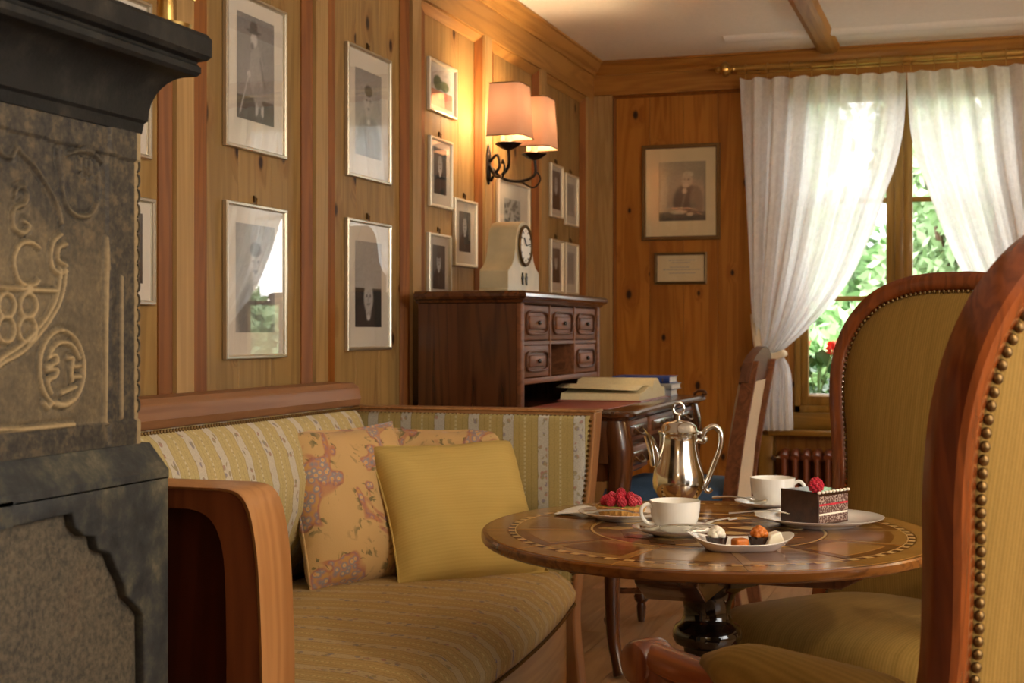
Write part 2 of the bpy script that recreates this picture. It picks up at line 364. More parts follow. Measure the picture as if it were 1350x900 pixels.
# ------------------------------------------------------------------ the room
H = 2.515; YB = 7.10; XR = 3.95; YF = -2.6
floor = struct(MB().bb((-.12, YF-.1, -.06), (XR+.1, YB+.2, -.022)).build('floor', M['floor'], smooth=False))
pm = {}
for i in range(26):
    x0 = -.05 + i*.155
    for j in range(4):
        y0 = YF + (j - (i % 3)*.33)*2.6; a, b = max(YF, y0), min(YB, y0+2.6)
        if b-a < .1: continue
        L = round(b-a, 2)
        if L not in pm:
            pm[L] = MB().bb((-.0765, -L/2+.0008, -.022), (.0765, L/2-.0008, 0)).mesh('plank', False); pm[L].materials.append(M['floor'])
        inst(pm[L], 'plank', floor, (x0+.0775, (a+b)/2, 0))
ceiling = struct(MB().bb((-.12, YF-.1, H), (XR+.1, YB+.2, H+.08)).build('ceiling', M['plaster'], smooth=False))

# panelled wall on the portrait side
wall_left = struct(MB().bb((-.14, YF-.1, 0), (-.062, YB+.2, H)).build('wall_left', M['pine_mould'], smooth=False))
ST = [3.089-.775*k for k in range(7, 0, -1)] + [3.089, 3.869, 4.632, 5.406, 6.179, 6.985]
SW = .082; PT = 2.326
stile_m = MB().bb((-.062, 0, .1), (0, SW, PT+.002)).mesh('stile', False); stile_m.materials.append(M['pine_face'])
last_m = MB().bb((-.062, 0, .1), (0, YB-ST[-1]+.03, PT+.002)).mesh('stile', False); last_m.materials.append(M['pine_face'])
bev_m = MB().prism([(-.062, .0), (-.004, .0), (-.010, .012), (-.016, .014), (-.037, .125), (-.062, .125)], .1, PT, 'z').mesh('moulding', False); bev_m.materials.append(M['pine_mould'])
rev_m = MB().prism([(-.062, -.026), (-.036, -.026), (-.012, -.002), (-.012, 0), (-.062, 0)], .1, PT, 'z').mesh('moulding', False); rev_m.materials.append(M['pine_mould'])
plank_cache = {}
for k, y in enumerate(ST):
    inst(last_m if k == len(ST)-1 else stile_m, 'stile', wall_left, (0, y, 0))
    inst(rev_m, 'moulding', wall_left, (0, y, 0))
    if k == len(ST)-1: break
    inst(bev_m, 'moulding', wall_left, (0, y+SW, 0))
    a, b = y+SW+.11, ST[k+1]-.02; n = 3; w = (b-a)/n; key = round(w, 3)
    if key not in plank_cache:
        plank_cache[key] = MB().prism([(-.062, -w/2+.0004), (-.062, w/2-.0004), (-.0418, w/2-.0004), (-.040, w/2-.0022), (-.040, -w/2+.0022), (-.0418, -w/2+.0004)], .1, PT, 'z').mesh('plank', False)
        plank_cache[key].materials.append(M['pine'])
    for i in range(n): inst(plank_cache[key], 'plank', wall_left, (0, a+(i+.5)*w, 0))
    rail = MB().prism([(-.062, PT), (-.062, PT-.03), (-.036, PT-.03), (-.012, PT-.004), (-.012, PT)], y+SW, ST[k+1], 'y').build('moulding', M['pine_h'], wall_left, False)
MB().bb((-.062, YF, PT), (0, YB, H)).build('frieze_board', M['pine_h'], wall_left, False)
struct(MB().bb((-.062, YF, 0), (.006, YB, .1)).build('baseboard_left', M['pine_h'], smooth=False, bev=.004))
crown = [(0, .0), (0, -.066), (.010, -.066), (.016, -.052), (.030, -.042), (.044, -.026), (.050, -.012), (.062, -.010), (.062, 0)]
struct(MB().prism([(x, H+z) for x, z in crown], YF, YB, 'y').build('trim_1', M['pine_h'], angle=25))

# wall with the window
WX0, WX1, WZ0, WZ1 = 1.02, 2.022, .735, 2.345
bw = MB().bb((-.12, YB+.03, 0), (WX0, YB+.16, H)).bb((WX1, YB+.03, 0), (XR+.1, YB+.16, H)).bb((WX0, YB+.03, 0), (WX1, YB+.16, WZ0)).bb((WX0, YB+.03, WZ1), (WX1, YB+.16, H))
wall_back = struct(bw.build('wall_back', M['pine_back'], smooth=False))
bp = MB().bb((-.0868, .016, .1), (.0868, .04, 2.346)).mesh('plank', False); bp.materials.append(M['pine_back'])
for i in range(5): inst(bp, 'plank', wall_back, (.115+.0875+i*.175, YB, 0))
for x in (2.13, 2.305, 2.48, 2.655, 2.83, 3.005, 3.18, 3.355, 3.53, 3.705): inst(bp, 'plank', wall_back, (x, YB, 0))
MB().bb((0, YB, .1), (.10, YB+.04, 2.35)).build('stile', M['pine_face'], wall_back, False)
MB().bb((0, YB, 2.346), (XR, YB+.04, H)).build('frieze_board', M['pine_hx'], wall_back, False)
MB().prism([(.10, YB+.02), (.10, YB+.004), (.106, YB-.004), (.112, YB+.002), (.118, YB+.02)], .1, 2.346, 'z').build('moulding', M['pine_mould'], wall_back, False)
MB().prism([(YB+.02, 2.346), (YB+.004, 2.346), (YB-.004, 2.340), (YB+.002, 2.334), (YB+.02, 2.328)], .10, WX0, 'x').build('moulding', M['pine_mould'], wall_back, False)
struct(MB().bb((0, YB-.006, 0), (XR, YB+.04, .1)).build('baseboard_back', M['pine_hx'], smooth=False, bev=.004))
struct(MB().prism([(YB-x, H+z) for x, z in crown], 0, XR, 'x').build('trim_2', M['pine_hx'], angle=25))
# ceiling batten and the shallow plaster cove before the window
struct(MB().prism([(1.13, H+.001), (1.145, H-.022), (1.165, H-.03), (1.215, H-.03), (1.235, H-.022), (1.25, H+.001)], YF, YB-.03, 'y').build('trim_3', M['pine_h'], angle=20))
cv = [(6.62, H+.001), (6.64, H-.010), (6.68, H-.016), (6.73, H-.010), (6.76, H-.004), (6.82, H+.001)]
struct(MB().prism(cv, .75, XR, 'x').build('trim_4', M['plaster'], angle=60))
# the walls nobody sees, which close the room; the one on the window side has a second window
rw = MB().bb((XR, YF, 0), (XR+.14, .4, H)).bb((XR, 2.6, 0), (XR+.14, YB+.16, H)).bb((XR, .4, 0), (XR+.14, 2.6, .7)).bb((XR, .4, 2.3), (XR+.14, 2.6, H))
struct(rw.build('wall_right', M['wallpaint'], smooth=False))
struct(MB().bb((-.12, YF-.14, 0), (XR+.1, YF, H)).build('wall_front', M['wallpaint'], smooth=False))

def casement(name, x0, x1, z0, z1, mx0, mx1, muntins, place):
    """local frame: x across, y outward (0 = room face), z up"""
    def P(mb): mb.v = [place(p) for p in mb.v]; return mb
    w = struct(P(MB().bb((x0, 0, z0), (x0+.03, .08, z1)).bb((x1-.03, 0, z0), (x1, .08, z1)).bb((x0, 0, z0), (x1, .08, z0+.035)).bb((x0, 0, z1-.035), (x1, .08, z1))).build(name, M['oak_z'], smooth=False, bev=.003))
    for a, b in ((x0+.03, (mx0+mx1)/2-.002), ((mx0+mx1)/2+.002, x1-.03)):
        l = a+.036 if a < mx0 else a+.06; r = b-.06 if a < mx0 else b-.036
        f = P(MB().bb((a, .012, z0+.035), (l, .058, z1-.035)).bb((r, .012, z0+.035), (b, .058, z1-.035)).bb((l, .012, z0+.035), (r, .058, z0+.082)).bb((l, .012, z1-.085), (r, .058, z1-.035))).build('sash', M['oak_z'], w, False, bev=.004)
        zs = [z0+.082] + list(muntins) + [z1-.085]
        for z in muntins: P(MB().bb((l, .018, z-.012), (r, .052, z+.012))).build('muntin', M['oak_x'], f, False, bev=.003)
        for q in range(len(zs)-1): P(MB().bb((l-.002, .034, zs[q]), (r+.002, .038, zs[q+1]))).build('pane', M['pane'], f, False)
        P(MB().bb((l, .060, z0+.076), (r, .075, z0+.092))).build('drip_bar', M['white_paper'], f, False, bev=.003)
    P(MB().bb(((mx0+mx1)/2-.022, -.004, z0+.035), ((mx0+mx1)/2+.022, .014, z1-.035))).build('cover_strip', M['oak_z'], w, False, bev=.006)
    return w
casement('window_1', WX0, WX1, WZ0, WZ1, 1.452, 1.59, (1.296, 1.773), lambda p: (p[0], YB+.012+p[1], p[2]))
casement('window_2', .4, 2.6, .7, 2.3, 1.43, 1.57, (1.23, 1.76), lambda p: (XR+.01+p[1], p[0], p[2]))
# board under the window, sill shelf above the heating
struct(MB().bb((.905, YB-.10, .625), (2.1, YB+.03, .652)).build('trim_5', M['oak_x'], smooth=False, bev=.006))
struct(MB().bb((.93, YB+.0, .652), (2.08, YB+.032, WZ0)).build('trim_6', M['oak_x'], smooth=False, bev=.004))
struct(MB().bb((.86, YB-.09, .1), (.93, YB+.03, .625)).build('trim_7', M['oak_z'], smooth=False, bev=.004))

# cast-iron radiator under the sill
rad = thing('radiator', 'reddish brown column radiator under the window sill', 'radiator', (.97, YB-.09, 0))
sec = MB()
for dy in (-.045, 0, .045): sec.tube([(0, dy, .12), (0, dy, .52)], .013, 8)
sec.tube([(0, -.06, .525), (0, -.03, .545), (0, .03, .545), (0, .06, .525)], .021, 8).tube([(0, -.06, .115), (0, .06, .115)], .02, 8)
sm_ = sec.mesh('section'); sm_.materials.append(M['radiator'])
for i in range(20): inst(sm_, 'section', rad, (.02+i*.052, 0, 0))
MB().tube([(.01, 0, .125), (1.02, 0, .125)], .018).build('pipe', M['radiator'], rad)
MB().tube([(.01, 0, .52), (1.02, 0, .52)], .018).build('pipe', M['radiator'], rad)
for x in (.05, .98): MB().bb((x-.012, -.03, 0), (x+.012, .03, .12)).build('foot', M['radiator'], rad, False)
vk = MB().tube([(.0, 0, .52), (-.03, -.0, .52)], .008).tube([(-.03, -.012, .52), (-.03, -.05, .52)], .013, 10).build('valve', M['cutlery'], rad)

# ------------------------------------------------------------------ outside
struct(MB().bb((-14, YB+.3, -.6), (16, 40, -.5)).build('ground', M['lawn'], smooth=False))
def leaves(n, fn, size, rnd):
    vs, fs = [], []
    for _ in range(n):
        p = Vector(fn(rnd)); a = Vector((rnd.gauss(0, 1), rnd.gauss(0, 1), rnd.gauss(0, 1))).normalized()
        b = a.cross(Vector((rnd.gauss(0, 1), rnd.gauss(0, 1), rnd.gauss(0, 1)))).normalized(); s = size*rnd.uniform(.6, 1.3); o = len(vs)
        vs += [p-a*s, p+b*s*.5-a*s*.1, p+a*s, p-b*s*.5-a*s*.1]; fs.append((o, o+1, o+2, o+3))
    m = MB(); m.v = vs; m.f = fs; return m
def tree(label, x, y, r, zc, zr, mat, n, seed, size=.09):
    rnd = random.Random(seed); t = thing('garden_tree', label, 'tree', (x, y, -.5), 0, 'garden trees outside the window')
    blobs = [(rnd.uniform(-.6, .6)*r, rnd.uniform(-.6, .6)*r, zc+.5+rnd.uniform(-.7, .7)*zr, rnd.uniform(.35, .6)*r) for _ in range(14)]
    def fn(q):
        b = q.choice(blobs); d = Vector((q.gauss(0, 1), q.gauss(0, 1), q.gauss(0, 1))).normalized()*b[3]*q.uniform(.5, 1)
        return (b[0]+d.x, b[1]+d.y, max(.15, b[2]+d.z))
    leaves(n, fn, size, rnd).build('foliage', mat, t, False, kind='stuff')
    MB().tube(catmull([(0, 0, 0), (.05, 0, .6), (-.03, .02, zc)], 5), [.1]*6+[.06]*5, 8).build('trunk', M['bark'], t)
    for q in blobs[:6]: MB().tube([(0, 0, zc*.6), (q[0]*.5, q[1]*.5, (zc*.6+q[2])/2), (q[0], q[1], q[2])], [.05, .035, .015], 6).build('branch', M['bark'], t)
tree('pale leafy garden tree seen through the glass beside the centre mullion', 1.75, 12.4, 1.0, 1.75, 1.5, M['leaf_d'], 15000, 3, .08)
tree('mid green garden bush seen low through the panes by the tied curtain', 1.0, 9.7, .68, .8, .45, M['leaf_a'], 4200, 5, .06)
tree('broad green garden tree behind the sheer curtain with the house beside it', -.2, 15.8, 1.5, 2.3, 1.9, M['leaf_a'], 9000, 8, .13)
tree('tall pale garden tree at the far end of the lawn', 3.4, 17.5, 1.8, 3.0, 2.6, M['leaf_b'], 9000, 11, .14)
tree('rounded green garden bush added out of view to fill the frame glass reflection', 3.9, 10.6, .85, .9, .6, M['leaf_d'], 9000, 15, .07)  # unseen; added to cover the white sky reflected in the frame glass
hs = thing('house', 'timber house with grey shingle roof beyond the garden trees', 'house', (1.0, 24, -.5))
MB().bb((-3.2, 0, 0), (3.2, 5, 2.6)).build('wall', M['house_wall'], hs, False)
for i in range(9): MB().prism([(-.55+i*.32, 2.35+i*.2), (-.50+i*.32, 2.42+i*.2), (-.12+i*.32, 2.66+i*.2), (-.12+i*.32, 2.6+i*.2)], -3.6, 3.6, 'x').build('shingle_row', M['house_roof'], hs, False)
MB().prism([(0, 2.6), (5, 2.6), (2.5, 4.15)], -3.5, 3.5, 'x').build('roof', M['house_roof'], hs, False)
for x in (-2, -.6, .8): MB().bb((x, -.04, .9), (x+.7, .02, 2.0)).build('window', M['slate'], hs, False)
# window box with geraniums
wbx = thing('window_box', 'dark window box outside the panes holding red geraniums', 'planter', (1.35, YB+.30, .60))
MB().prism([(-.09, 0), (.09, 0), (.11, .17), (.095, .17), (.08, .13), (-.08, .13), (-.095, .17), (-.11, .17)], -.42, .62, 'x').build('box', M['bark'], wbx, False)
MB().bb((-.41, -.085, .10), (.61, .085, .14)).build('soil', M['choc'], wbx, False)
for s in (-.3, .5): MB().bb((s-.02, -.16, -.05), (s+.02, .11, 0)).build('bracket', M['iron'], wbx, False)
rnd = random.Random(4)
leafm = None
for gi, (gx, gl) in enumerate(((1.10, 'red geranium with round leaves low in the pane next to the tied curtain'), (1.32, 'red geranium in the window box, partly hidden by the armchair back'), (1.62, 'red geranium in the window box hidden mostly behind the tall armchair'))):
    g = thing('geranium', gl, 'plant', (gx, YB+.30, .74), 0, 'geraniums in the window box')
    stems = MB(); heads = []
    for q in range(9):
        a = rnd.uniform(0, 6.28); r = rnd.uniform(.03, .11); h = rnd.uniform(.12, .34)
        stems.tube(catmull([(0, 0, 0), (r*.5*math.cos(a), r*.4*math.sin(a), h*.6), (r*math.cos(a), r*.6*math.sin(a), h)], 4), .004, 5); heads.append((r*math.cos(a), r*.6*math.sin(a), h))
    stems.build('stem', M['leaf_a'], g)
    lf = MB()
    n = 14; ring = [(0, 0, 0)] + [((.040+.004*math.cos(k*3.1))*math.cos(2*math.pi*k/n), (.040+.004*math.cos(k*3.1))*math.sin(2*math.pi*k/n), .012+.003*math.sin(k*4)) for k in range(n)]
    lf.add(ring, [(0, 1+k, 1+(k+1) % n) for k in range(n)])
    if leafm is None: leafm = lf.mesh('leaf'); leafm.materials.append(M['leaf_c'])
    for q in range(34):
        a = rnd.uniform(0, 6.28); r = rnd.uniform(.02, .12)
        inst(leafm, 'leaf', g, (r*math.cos(a), r*.7*math.sin(a), rnd.uniform(.01, .26)), (rnd.uniform(.2, 1.3), rnd.uniform(-.6, .6), rnd.uniform(0, 6.28)), [rnd.uniform(.7, 1.2)]*3)
    for hpos in sorted(heads, key=lambda q: -q[2])[:3]:
        fl = leaves(46, lambda q: Vector(hpos)+Vector((q.gauss(0, 1), q.gauss(0, 1), q.gauss(0, .8))).normalized()*.028+Vector((0, 0, .02)), .016, rnd); fl.build('flower_head', M['red_petal'], g, False)
# carved lines of the stove slab, metres (y, z)
STROKES=[[(1.3982,1.3616),(1.4043,1.3465),(1.4166,1.339),(1.429,1.3395),(1.4385,1.3527),(1.448,1.3458),(1.4707,1.3341),(1.4906,1.3176),(1.5076,1.3004),(1.5196,1.2846),(1.5248,1.268)],[(1.5179,1.3584),(1.5179,1.3436),(1.5248,1.3295),(1.5283,1.3065),(1.5388,1.2883),(1.5603,1.2793),(1.5859,1.2824),(1.6008,1.3001),(1.6046,1.3291),(1.599,1.3506)],[(1.5388,1.3566),(1.5603,1.3624),(1.5896,1.3638),(1.6122,1.3543)],[(1.5639,1.3531),(1.5639,1.338)],[(1.5748,1.3522),(1.5748,1.3283)],[(1.5866,1.3514),(1.5859,1.336)],[(1.4322,1.2935),(1.4385,1.3032),(1.4512,1.3054),(1.4577,1.2958),(1.4512,1.285),(1.4353,1.2796),(1.429,1.267),(1.4353,1.2534),(1.4512,1.2504),(1.4609,1.2593),(1.4512,1.2647)],[(1.4806,1.2337),(1.4642,1.24),(1.4448,1.2358),(1.4337,1.223),(1.4306,1.2098),(1.4325,1.2098),(1.4394,1.1946),(1.4535,1.1872),(1.4714,1.1878),(1.4787,1.1937)],[(1.5248,1.2532),(1.5076,1.2416),(1.5025,1.2245),(1.5076,1.21),(1.5213,1.2043),(1.5353,1.207)],[(1.5353,1.2411),(1.5196,1.2359),(1.5179,1.221),(1.5353,1.2144)],[(1.3952,1.1826),(1.5177,1.1816)],[(1.4335,1.1622),(1.4328,1.1577),(1.4306,1.1536),(1.4271,1.1504),(1.4228,1.1483),(1.4181,1.1476),(1.4133,1.1482),(1.4091,1.1502),(1.4057,1.1533),(1.4036,1.1572),(1.4029,1.1616),(1.4036,1.166),(1.4057,1.17),(1.4091,1.1732),(1.4133,1.1754),(1.4181,1.1762),(1.4228,1.1756),(1.4271,1.1737),(1.4306,1.1706),(1.4328,1.1666),(1.4335,1.1622)],[(1.4332,1.1333),(1.4324,1.1285),(1.4301,1.1242),(1.4265,1.1208),(1.422,1.1186),(1.417,1.1179),(1.4121,1.1187),(1.4077,1.1209),(1.4042,1.1243),(1.402,1.1285),(1.4012,1.1333),(1.402,1.138),(1.4042,1.1422),(1.4077,1.1457),(1.4121,1.1479),(1.417,1.1487),(1.422,1.148),(1.4265,1.1458),(1.4301,1.1424),(1.4324,1.1381),(1.4332,1.1333)],[(1.475,1.1629),(1.4742,1.1583),(1.4719,1.1542),(1.4683,1.1509),(1.4638,1.1488),(1.4588,1.148),(1.4539,1.1487),(1.4495,1.1507),(1.446,1.1539),(1.4437,1.1579),(1.4429,1.1623),(1.4437,1.1668),(1.446,1.1709),(1.4495,1.1742),(1.4539,1.1764),(1.4588,1.1773),(1.4638,1.1767),(1.4683,1.1747),(1.4719,1.1715),(1.4742,1.1675),(1.475,1.1629)],[(1.4739,1.1334),(1.4731,1.1285),(1.4707,1.1241),(1.4669,1.1206),(1.4622,1.1184),(1.4571,1.1176),(1.4519,1.1184),(1.4473,1.1207),(1.4436,1.1241),(1.4413,1.1285),(1.4405,1.1333),(1.4413,1.1381),(1.4436,1.1425),(1.4473,1.146),(1.4519,1.1483),(1.4571,1.1491),(1.4622,1.1484),(1.4669,1.1462),(1.4707,1.1427),(1.4731,1.1383),(1.4739,1.1334)],[(1.5331,1.2096),(1.5292,1.1861),(1.5177,1.1625),(1.4971,1.1415),(1.4714,1.1209),(1.4464,1.1054),(1.4153,1.0948),(1.4019,1.0886),(1.3952,1.0822)],[(1.5234,1.2092),(1.5189,1.1858),(1.5083,1.1635),(1.4889,1.1437),(1.4642,1.1255),(1.4394,1.1111),(1.412,1.1004),(1.3952,1.0898)],[(1.5725,1.0833),(1.5713,1.0725),(1.5677,1.0622),(1.562,1.0532),(1.5545,1.0458),(1.5455,1.0404),(1.5356,1.0373),(1.5254,1.0366),(1.5152,1.0383),(1.5056,1.0423),(1.4971,1.0483),(1.4901,1.0561),(1.4848,1.0651),(1.4816,1.0751),(1.4805,1.0856),(1.4816,1.0959),(1.4848,1.1058),(1.4901,1.1146),(1.4971,1.122),(1.5056,1.1276),(1.5152,1.1311),(1.5254,1.1323),(1.5356,1.1311),(1.5455,1.1276),(1.5545,1.1218),(1.562,1.114),(1.5677,1.1047),(1.5713,1.0943),(1.5725,1.0833)],[(1.5008,1.1046),(1.5196,1.116),(1.5467,1.1135),(1.5625,1.0967)],[(1.4971,1.0978),(1.512,1.1022),(1.5158,1.0928),(1.4952,1.0864)],[(1.4952,1.0829),(1.5158,1.0835),(1.512,1.0744),(1.4971,1.0691),(1.5045,1.0538)],[(1.5389,1.0971),(1.5486,1.0969),(1.5447,1.0828),(1.5467,1.0686)],[(1.5506,1.0862),(1.5645,1.0871)],[(1.5506,1.0732),(1.5645,1.0728)],[(1.5254,1.053),(1.5545,1.0601)],[(1.512,1.0419),(1.5311,1.0387),(1.5506,1.0449)],[(1.4897,1.043),(1.4971,1.0357),(1.5064,1.0422)],[(1.6521,1.2047),(1.6521,1.0154)],[(1.622,1.2183),(1.6199,1.0099)],[(1.6216,1.2551),(1.6224,1.2134)],[(1.3952,1.0149),(1.4642,1.013),(1.5506,1.0129)]]
# ------------------------------------------------------------------ stone stove
def TR(t): return Matrix.Translation(-Vector(t.location))
stove = thing('stone_stove', 'dark carved stone tiled stove with moulded cornice at the sofa end', 'stove', (.4, 1.0, 0)); T = TR(stove)
MB().bb((.012, .35, .93), (.788, 1.688, 1.43)).build('upper_body', M['slate'], stove, False, M=T)
NY, NZ = 240, 200; Y0, Y1, Z0, Z1 = 1.20, 1.694, .974, 1.418
yy, zz = np.meshgrid(np.linspace(Y0, Y1, NY+1), np.linspace(Z0, Z1, NZ+1)); dist = np.full(yy.shape, 9.0)
for st in STROKES:
    pts = [Vector((a, b, 0)) for a, b in st]
    if len(pts) > 3 and len(pts) < 14: pts = catmull(pts, 4)
    for p, q in zip(pts[:-1], pts[1:]):
        dx, dz = q[0]-p[0], q[1]-p[1]; L2 = dx*dx+dz*dz+1e-12
        tt = np.clip(((yy-p[0])*dx+(zz-p[1])*dz)/L2, 0, 1); dist = np.minimum(dist, np.hypot(yy-p[0]-tt*dx, zz-p[1]-tt*dz))
line = 1/(1+np.exp(np.clip((dist-.0022)/.00035, -40, 40))); groove = np.exp(-((dist-.0052)/.0018)**2)
border = ((zz > 1.372-(yy-1.4)*.03) | (zz < 1.010)).astype(float); pil = (yy > 1.622).astype(float)
hgt = .0042*line*(1-.3*border) - .0022*groove + .004*border + .003*pil + np.random.normal(0, .00012, yy.shape)
shield = (((yy-1.30)/.225)**2 + ((zz-1.21)/.115)**2 < 1)
fade = np.clip((1.31-zz)/.08, .12, 1); worn = np.clip(.8*line*fade + .22*(1-np.maximum(border, pil))*np.clip((1.30-zz)/.1, 0, 1) + .1*shield, 0, 1)
worn[:, -5:] = .8
fm = MB(); fm.v = [(.790+float(h), float(y), float(z)) for h, y, z in zip(hgt.ravel(), yy.ravel(), zz.ravel())]
fm.f = [(j*(NY+1)+i, j*(NY+1)+i+1, (j+1)*(NY+1)+i+1, (j+1)*(NY+1)+i) for j in range(NZ) for i in range(NY)]
fo = fm.build('carved_panel', M['stone'], stove, True, angle=80, M=T)
at = fo.data.attributes.new('worn', 'FLOAT', 'POINT'); at.data.foreach_set('value', worn.ravel().astype(np.float32))
MB().bb((.78, .35, .974), (.797, Y0, 1.418)).build('side_panel', M['slate'], stove, False, M=T)
sc_ = MB()
for k in range(18): sc_.tube([(.794, 1.6905+.005*math.sin(a), 1.03+k*.0205+.0085*math.cos(a)) for a in [math.pi*i/6 for i in range(7)]], .0016, 5)
sc_.build('scallop_edge', M['rough_stone'], stove, M=T, kind='stuff')
prof = [(-.02, 1.400), (.002, 1.402), (.004, 1.416), (.008, 1.420)] + [(.052-.044*math.cos(a), 1.420+.066*math.sin(a)) for a in [math.pi/2*i/8 for i in range(1, 9)]]
prof += [(.056, 1.487), (.060, 1.492), (.060, 1.500), (.056, 1.504), (.057, 1.507), (.066, 1.510), (.071, 1.516), (.071, 1.540), (.066, 1.547), (-.2, 1.547), (-.2, 1.40)]
MB().loft([[(.795+o, .3, z) for o, z in prof], [(.795+o, 1.115, z) for o, z in prof], [(.795+o, 1.695+o, z) for o, z in prof], [(.01, 1.695+o, z) for o, z in prof]]).build('cornice', M['slate'], stove, True, angle=30, M=T)
MB().bb((.012, .35, 0), (.815, 1.706, .935)).build('lower_body', M['rough_stone'], stove, False, M=T)
MB().prism([(.80, .925), (.830, .930), (.830, .942), (.80, .978), (.012, .978), (.012, .935), (.80, .93)], .35, 1.712, 'y').build('base_ledge', M['slate_worn'], stove, False, M=T)
sb = [(1.38, .935), (1.712, .935), (1.712, 0), (1.653, 0), (1.653, .662), (1.651, .753), (1.637, .766), (1.612, .784), (1.607, .801), (1.589, .824), (1.576, .845), (1.548, .855), (1.543, .872), (1.519, .876), (1.500, .889), (1.495, .907), (1.38, .905)]
MB().prism(sb, .812, .830, 'x').build('scalloped_surround', M['slate_worn'], stove, False, bev=.003, M=T)
MB().bb((.812, .35, .905), (.830, 1.38, .935)).build('surround_rail', M['slate_worn'], stove, False, M=T)
orn = thing('brass_ornament', 'coiled brass wire ornament standing on top of the stove', 'ornament', (.825, 1.712, 1.547))
MB().lathe([(.001, 0), (.034, 0), (.036, .006), (.012, .012), (.010, .05), (.022, .06), (.030, .08), (.030, .11), (.001, .115)], 20).build('foot', M['brass'], orn)
for k in range(4): MB().tube([(.045*math.cos(a), .045*math.sin(a)*.5, .05+k*.012+.03*math.sin(a*.5+k)) for a in [2*math.pi*i/24 for i in range(25)]], .0022, 6).build('wire_coil', M['brass'], orn)

# ------------------------------------------------------------------ sofa
sofa = thing('sofa', 'striped yellow and white upholstered sofa with wooden arms along the panelled wall', 'sofa', (.45, 2.9, 0)); T = TR(sofa)
def xf(y): return .865 - .085*((y-2.93)/1.05)**2
ys = [1.93 + 2.035*i/28 for i in range(29)]
rings = []
for i, y in enumerate(ys):
    e = min(1, .55+min(i, 28-i)*.22); f = xf(y); zt = .435+.022*e
    r = [(.03, .33), (.03, .40*e+.40*(1-e)), (.10, zt-.01), (.25, zt), (.45, zt+.006), (f-.14, zt), (f-.06, zt-.012), (f-.018, zt-.04), (f, zt-.07), (f-.004, .355), (f-.03, .335)]
    rings.append([(x, y, z) for x, z in r])
MB().loft(rings).build('seat', M['stripe_seat'], sofa, True, angle=70, M=T)
rings = []
for i in range(33):
    y = 1.925 + 2.025*i/32; e = math.sqrt(max(0, 1-(max(0, abs(i-16)-13)/3.4)**2))
    pr = [(.012, .44), (.05, .445), (.10, .50), (.155, .58), (.185, .66), (.19, .74), (.17, .82), (.135, .88), (.09, .915), (.012, .92)]
    rings.append([(.012+(x-.012)*(.55+.45*e), y, z if z > .5 or e > .9 else .46+(z-.46)*e) for x, z in pr])
MB().loft(rings).build('backrest', M['stripe_y'], sofa, True, angle=70, M=T)
MB().prism([(.006, .90), (.105, .908), (.112, .93), (.104, .965), (.085, .978), (.006, .980)], 1.83, 3.95, 'y').build('back_rail', M['sofa_wood_y'], sofa, True, angle=30, bev=.004, M=T)
nl = MB()
for i in range(150): nl.sphere((.110, 1.95+i*.0133, .902), .0055, 6, 4)
nl.build('nail_trim', M['brass_old'], sofa, kind='stuff', M=T)
# far arm, seen from inside: flared front
farp = [(.835, .90), (.828, .80), (.815, .66), (.795, .52), (.778, .40), (.77, .28), (.785, .12), (.79, 0)]
fc = [(p[0], p[1]) for p in catmull([(a, b, 0) for a, b in farp], 4)]
MB().prism([(.012, 0), (.012, .90)] + fc, 3.985, 4.06, 'y').build('arm', M['sofa_wood'], sofa, True, angle=30, bev=.005, M=T)
inn = [(x-.016, z) for x, z in fc if .34 < z]; inn[0] = (inn[0][0], .889)
n = len(inn); rings = []
for k, (sx, dy) in enumerate(((1, 0), (1, -.008), (.99, -.014), (.96, -.019), (.9, -.021))):
    poly = [(.02, .36), (.02, .30+.589)] + inn + [(inn[-1][0], .345)]
    cxm, czm = .40, .62
    rings.append([(cxm+(x-cxm)*sx, 3.986+dy, czm+(z-czm)*sx) for x, z in poly])
MB().loft(rings).build('arm_upholstery', M['stripe_x'], sofa, True, angle=50, M=T)
MB().prism([(.012, .898), (.834, .898), (.837, .902), (.834, .906), (.012, .905)], 3.978, 4.066, 'y').build('arm_cap', M['sofa_wood'], sofa, True, bev=.003, M=T)
nl = MB()
for i in range(60): nl.sphere((.05+i*.0128, 3.976, .886), .004, 6, 4)
pl = [Vector((x+.004, 0, z)) for x, z in inn]; acc = 0
for a, b in zip(pl[:-1], pl[1:]):
    L = (b-a).length; acc += L
    while acc > .0145: acc -= .0145; q = a.lerp(b, 1-acc/L if L else 0); nl.sphere((q.x, 3.976, q.z), .0052, 6, 4)
for i in range(150):
    y = 1.94+i*.0137
    if y < 3.97: nl.sphere((xf(y)-.006, y, .343), .0052, 6, 4)
nl.build('nail_trim', M['brass_old'], sofa, kind='stuff', M=T)
# near arm, seen from outside: rail curving down into the front post, dark panel inside
top = [(p[0], p[1]) for p in catmull([(.84, .90, 0), (.868, .893, 0), (.886, .865, 0), (.898, .80, 0), (.904, .70, 0), (.906, .60, 0), (.902, .45, 0), (.89, .25, 0), (.885, 0, 0)], 4)]
inset = [(p[0], p[1]) for p in catmull([(.79, .872, 0), (.815, .865, 0), (.835, .845, 0), (.848, .80, 0), (.852, .70, 0), (.852, .60, 0), (.848, .45, 0), (.84, .25, 0), (.84, .1, 0)], 4)]
outer = [(.012, .90)] + top; inner = [(.06, .872)] + inset
